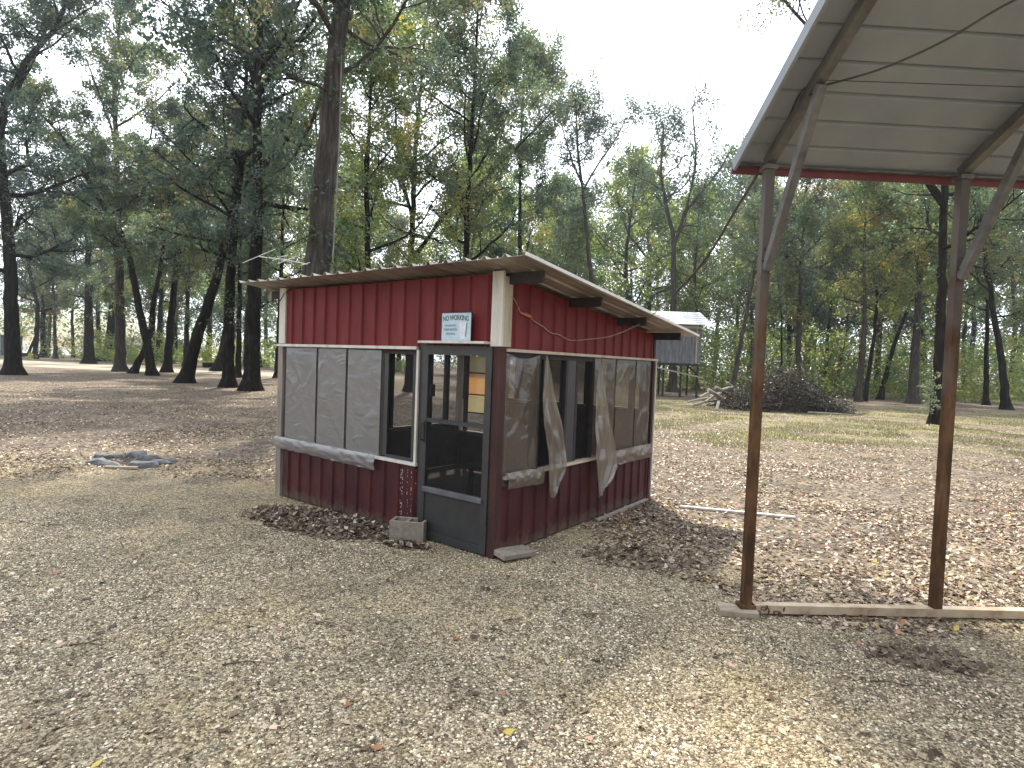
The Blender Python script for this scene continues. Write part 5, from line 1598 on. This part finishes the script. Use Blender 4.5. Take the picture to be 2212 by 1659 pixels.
# ------------------------------------------------------------------ far left: house, car, shed, logs
m_hw = surface("white_siding", [(0.3, (0.50, 0.52, 0.54)), (0.7, (0.66, 0.68, 0.70))], (0.1, 0.1, 5), 2, 3, 0.7, 0.1, 0.01)
m_hr = surface("grey_shingle", [(0.3, (0.13, 0.13, 0.14)), (0.7, (0.22, 0.22, 0.23))], (2, 2, 2), 2, 5, 0.9, 0.2, 0.01)
m_glass, n_, l_, p_ = new_mat("window_glass"); p_.inputs['Base Color'].default_value = (0.12, 0.20, 0.28, 1); p_.inputs['Roughness'].default_value = 0.08
hp = at(300, 770, 98.0)
hs = thing("house", "low white house with grey roof far beyond the sandy road", "house", (hp.x, hp.y, 0), R(6))
MB().box(-2.6, 5.0, 0, 5, 0, 2.4).build("wall", m_hw, hs)
r_ = MB(); r_.v = [(-3, -0.4, 2.35), (5.4, -0.4, 2.35), (5.4, 2.5, 3.7), (-3, 2.5, 3.7), (5.4, 5.4, 2.35), (-3, 5.4, 2.35)]; r_.f = [[0, 1, 2, 3], [3, 2, 4, 5], [0, 3, 5], [1, 4, 2]]
r_.build("roof", m_hr, hs, solid=0.08)
MB().box(-1.6, -0.7, -0.03, 0.02, 0.05, 2.05).build("door", m_hr, hs)
for x in (0.6, 2.8):
    f_ = MB().box(x, x + 1.1, -0.04, 0.02, 0.95, 1.95).build("window", m_hw, hs)
    MB().box(x + 0.07, x + 1.03, -0.05, -0.041, 1.02, 1.88).build("pane", m_glass, f_)

m_carp, n_, l_, p_ = new_mat("silver_car_paint"); p_.inputs['Base Color'].default_value = (0.55, 0.58, 0.60, 1); p_.inputs['Roughness'].default_value = 0.3; p_.inputs['Metallic'].default_value = 0.2
m_tyre = surface("tyre_rubber", [(0.3, (0.015, 0.015, 0.015)), (0.7, (0.03, 0.03, 0.03))], (5, 5, 5), 2, 3, 0.9, 0)
kp = at(291, 775, 93.0)
car = thing("parked_car", "pale silver car parked before the white house, far beyond the road", "car", (kp.x, kp.y, 0), R(-8))
prof = [(-2.2, 0.35), (-2.25, 0.75), (-2.0, 0.95), (-1.2, 1.02), (1.0, 1.02), (1.9, 0.90), (2.2, 0.75), (2.2, 0.35)]
def extr(profile, w, name, mat, par, y0_=0.0):
    mb = MB(); k = len(profile)
    for y in (-w / 2, w / 2):
        for x, z in profile: mb.v.append((x, y + y0_, z))
    for i in range(k): mb.f.append([i, (i + 1) % k, k + (i + 1) % k, k + i])
    mb.f.append(list(range(k))[::-1]); mb.f.append([k + i for i in range(k)])
    return mb.build(name, mat, par, bevel=0.05)
extr(prof, 1.75, "body", m_carp, car)
extr([(-1.5, 1.0), (-0.9, 1.5), (0.6, 1.52), (1.25, 1.0)], 1.55, "cabin", m_glass, car)
extr([(-0.85, 1.49), (-0.7, 1.55), (0.4, 1.56), (0.55, 1.5)], 1.5, "roof", m_carp, car)
for x in (-1.35, 1.35):
    for y in (-0.86, 0.86):
        mb = MB().tube([(x, y - 0.1, 0.33), (x, y + 0.1, 0.33)], 0.33, 16); w_ = mb.build("wheel", m_tyre, car)
        MB().tube([(x, y - 0.11, 0.33), (x, y + 0.11, 0.33)], 0.19, 12).build("rim", m_carp, w_)
for y in (-0.6, 0.6):
    MB().box(-2.27, -2.2, y - 0.15, y + 0.15, 0.68, 0.82).build("headlight", m_hw, car)

op = at(-6, 772, 92.0)
os_ = thing("outbuilding", "grey board outbuilding cut by the left edge of the photo", "outbuilding", (op.x, op.y, 0), R(4))
mb = MB()
for i in range(14): mb.box(-2.6 + i * 0.3, -2.6 + i * 0.3 + 0.28, -0.02 - 0.015 * (i % 2), 0.03, 0, 3.1)
mb.box(-2.6, 1.58, 0.04, 3.0, 0, 3.1)
mb.build("wall", m_cabin, os_)
MB().box(-2.8, 1.8, -0.3, 3.2, 3.12, 3.25).build("roof", m_hr, os_)
for x in (0.6, 1.55):
    MB().box(x - 0.06, x + 0.06, -0.32, -0.22, 0, 3.11).build("porch_post", m_hw, os_)
for (a, b, d, r, lab) in (((46, 769), (84, 769), 88, 0.28, "long dark fallen log near the lake on the far left"), ((206, 771), (246, 773), 76, 0.22, "dark fallen log behind the tall straight tree"), ((440, 778), (472, 780), 66, 0.30, "fallen log beyond the road left of the broad trunk")):
    A_, B_ = at(*a, d), at(*b, d); A_.z = B_.z = r
    o = MB().tube([A_, (A_ + B_) / 2 + Vector((0, 0, 0.05)), B_], [r, r * 0.9, r * 0.7], 10).build("fallen_log", m_bark); tag(o, lab, "log")

# ------------------------------------------------------------------ haze
m_haze = bpy.data.materials.new("haze"); m_haze.use_nodes = True
hn, hl = m_haze.node_tree.nodes, m_haze.node_tree.links
hn.clear()
ho = hn.new("ShaderNodeOutputMaterial"); hv = hn.new("ShaderNodeVolumePrincipled")
hv.inputs['Color'].default_value = (0.86, 0.93, 1.0, 1); hv.inputs['Density'].default_value = 0.00045; hv.inputs['Anisotropy'].default_value = 0.6
hl.new(hv.outputs[0], ho.inputs['Volume'])
hz_ = MB().box(-200, 200, -25, 360, -1.0, 30.0).build("haze", m_haze)
tag(hz_, "thin bluish sunlit haze in the air", "haze", kind='stuff')
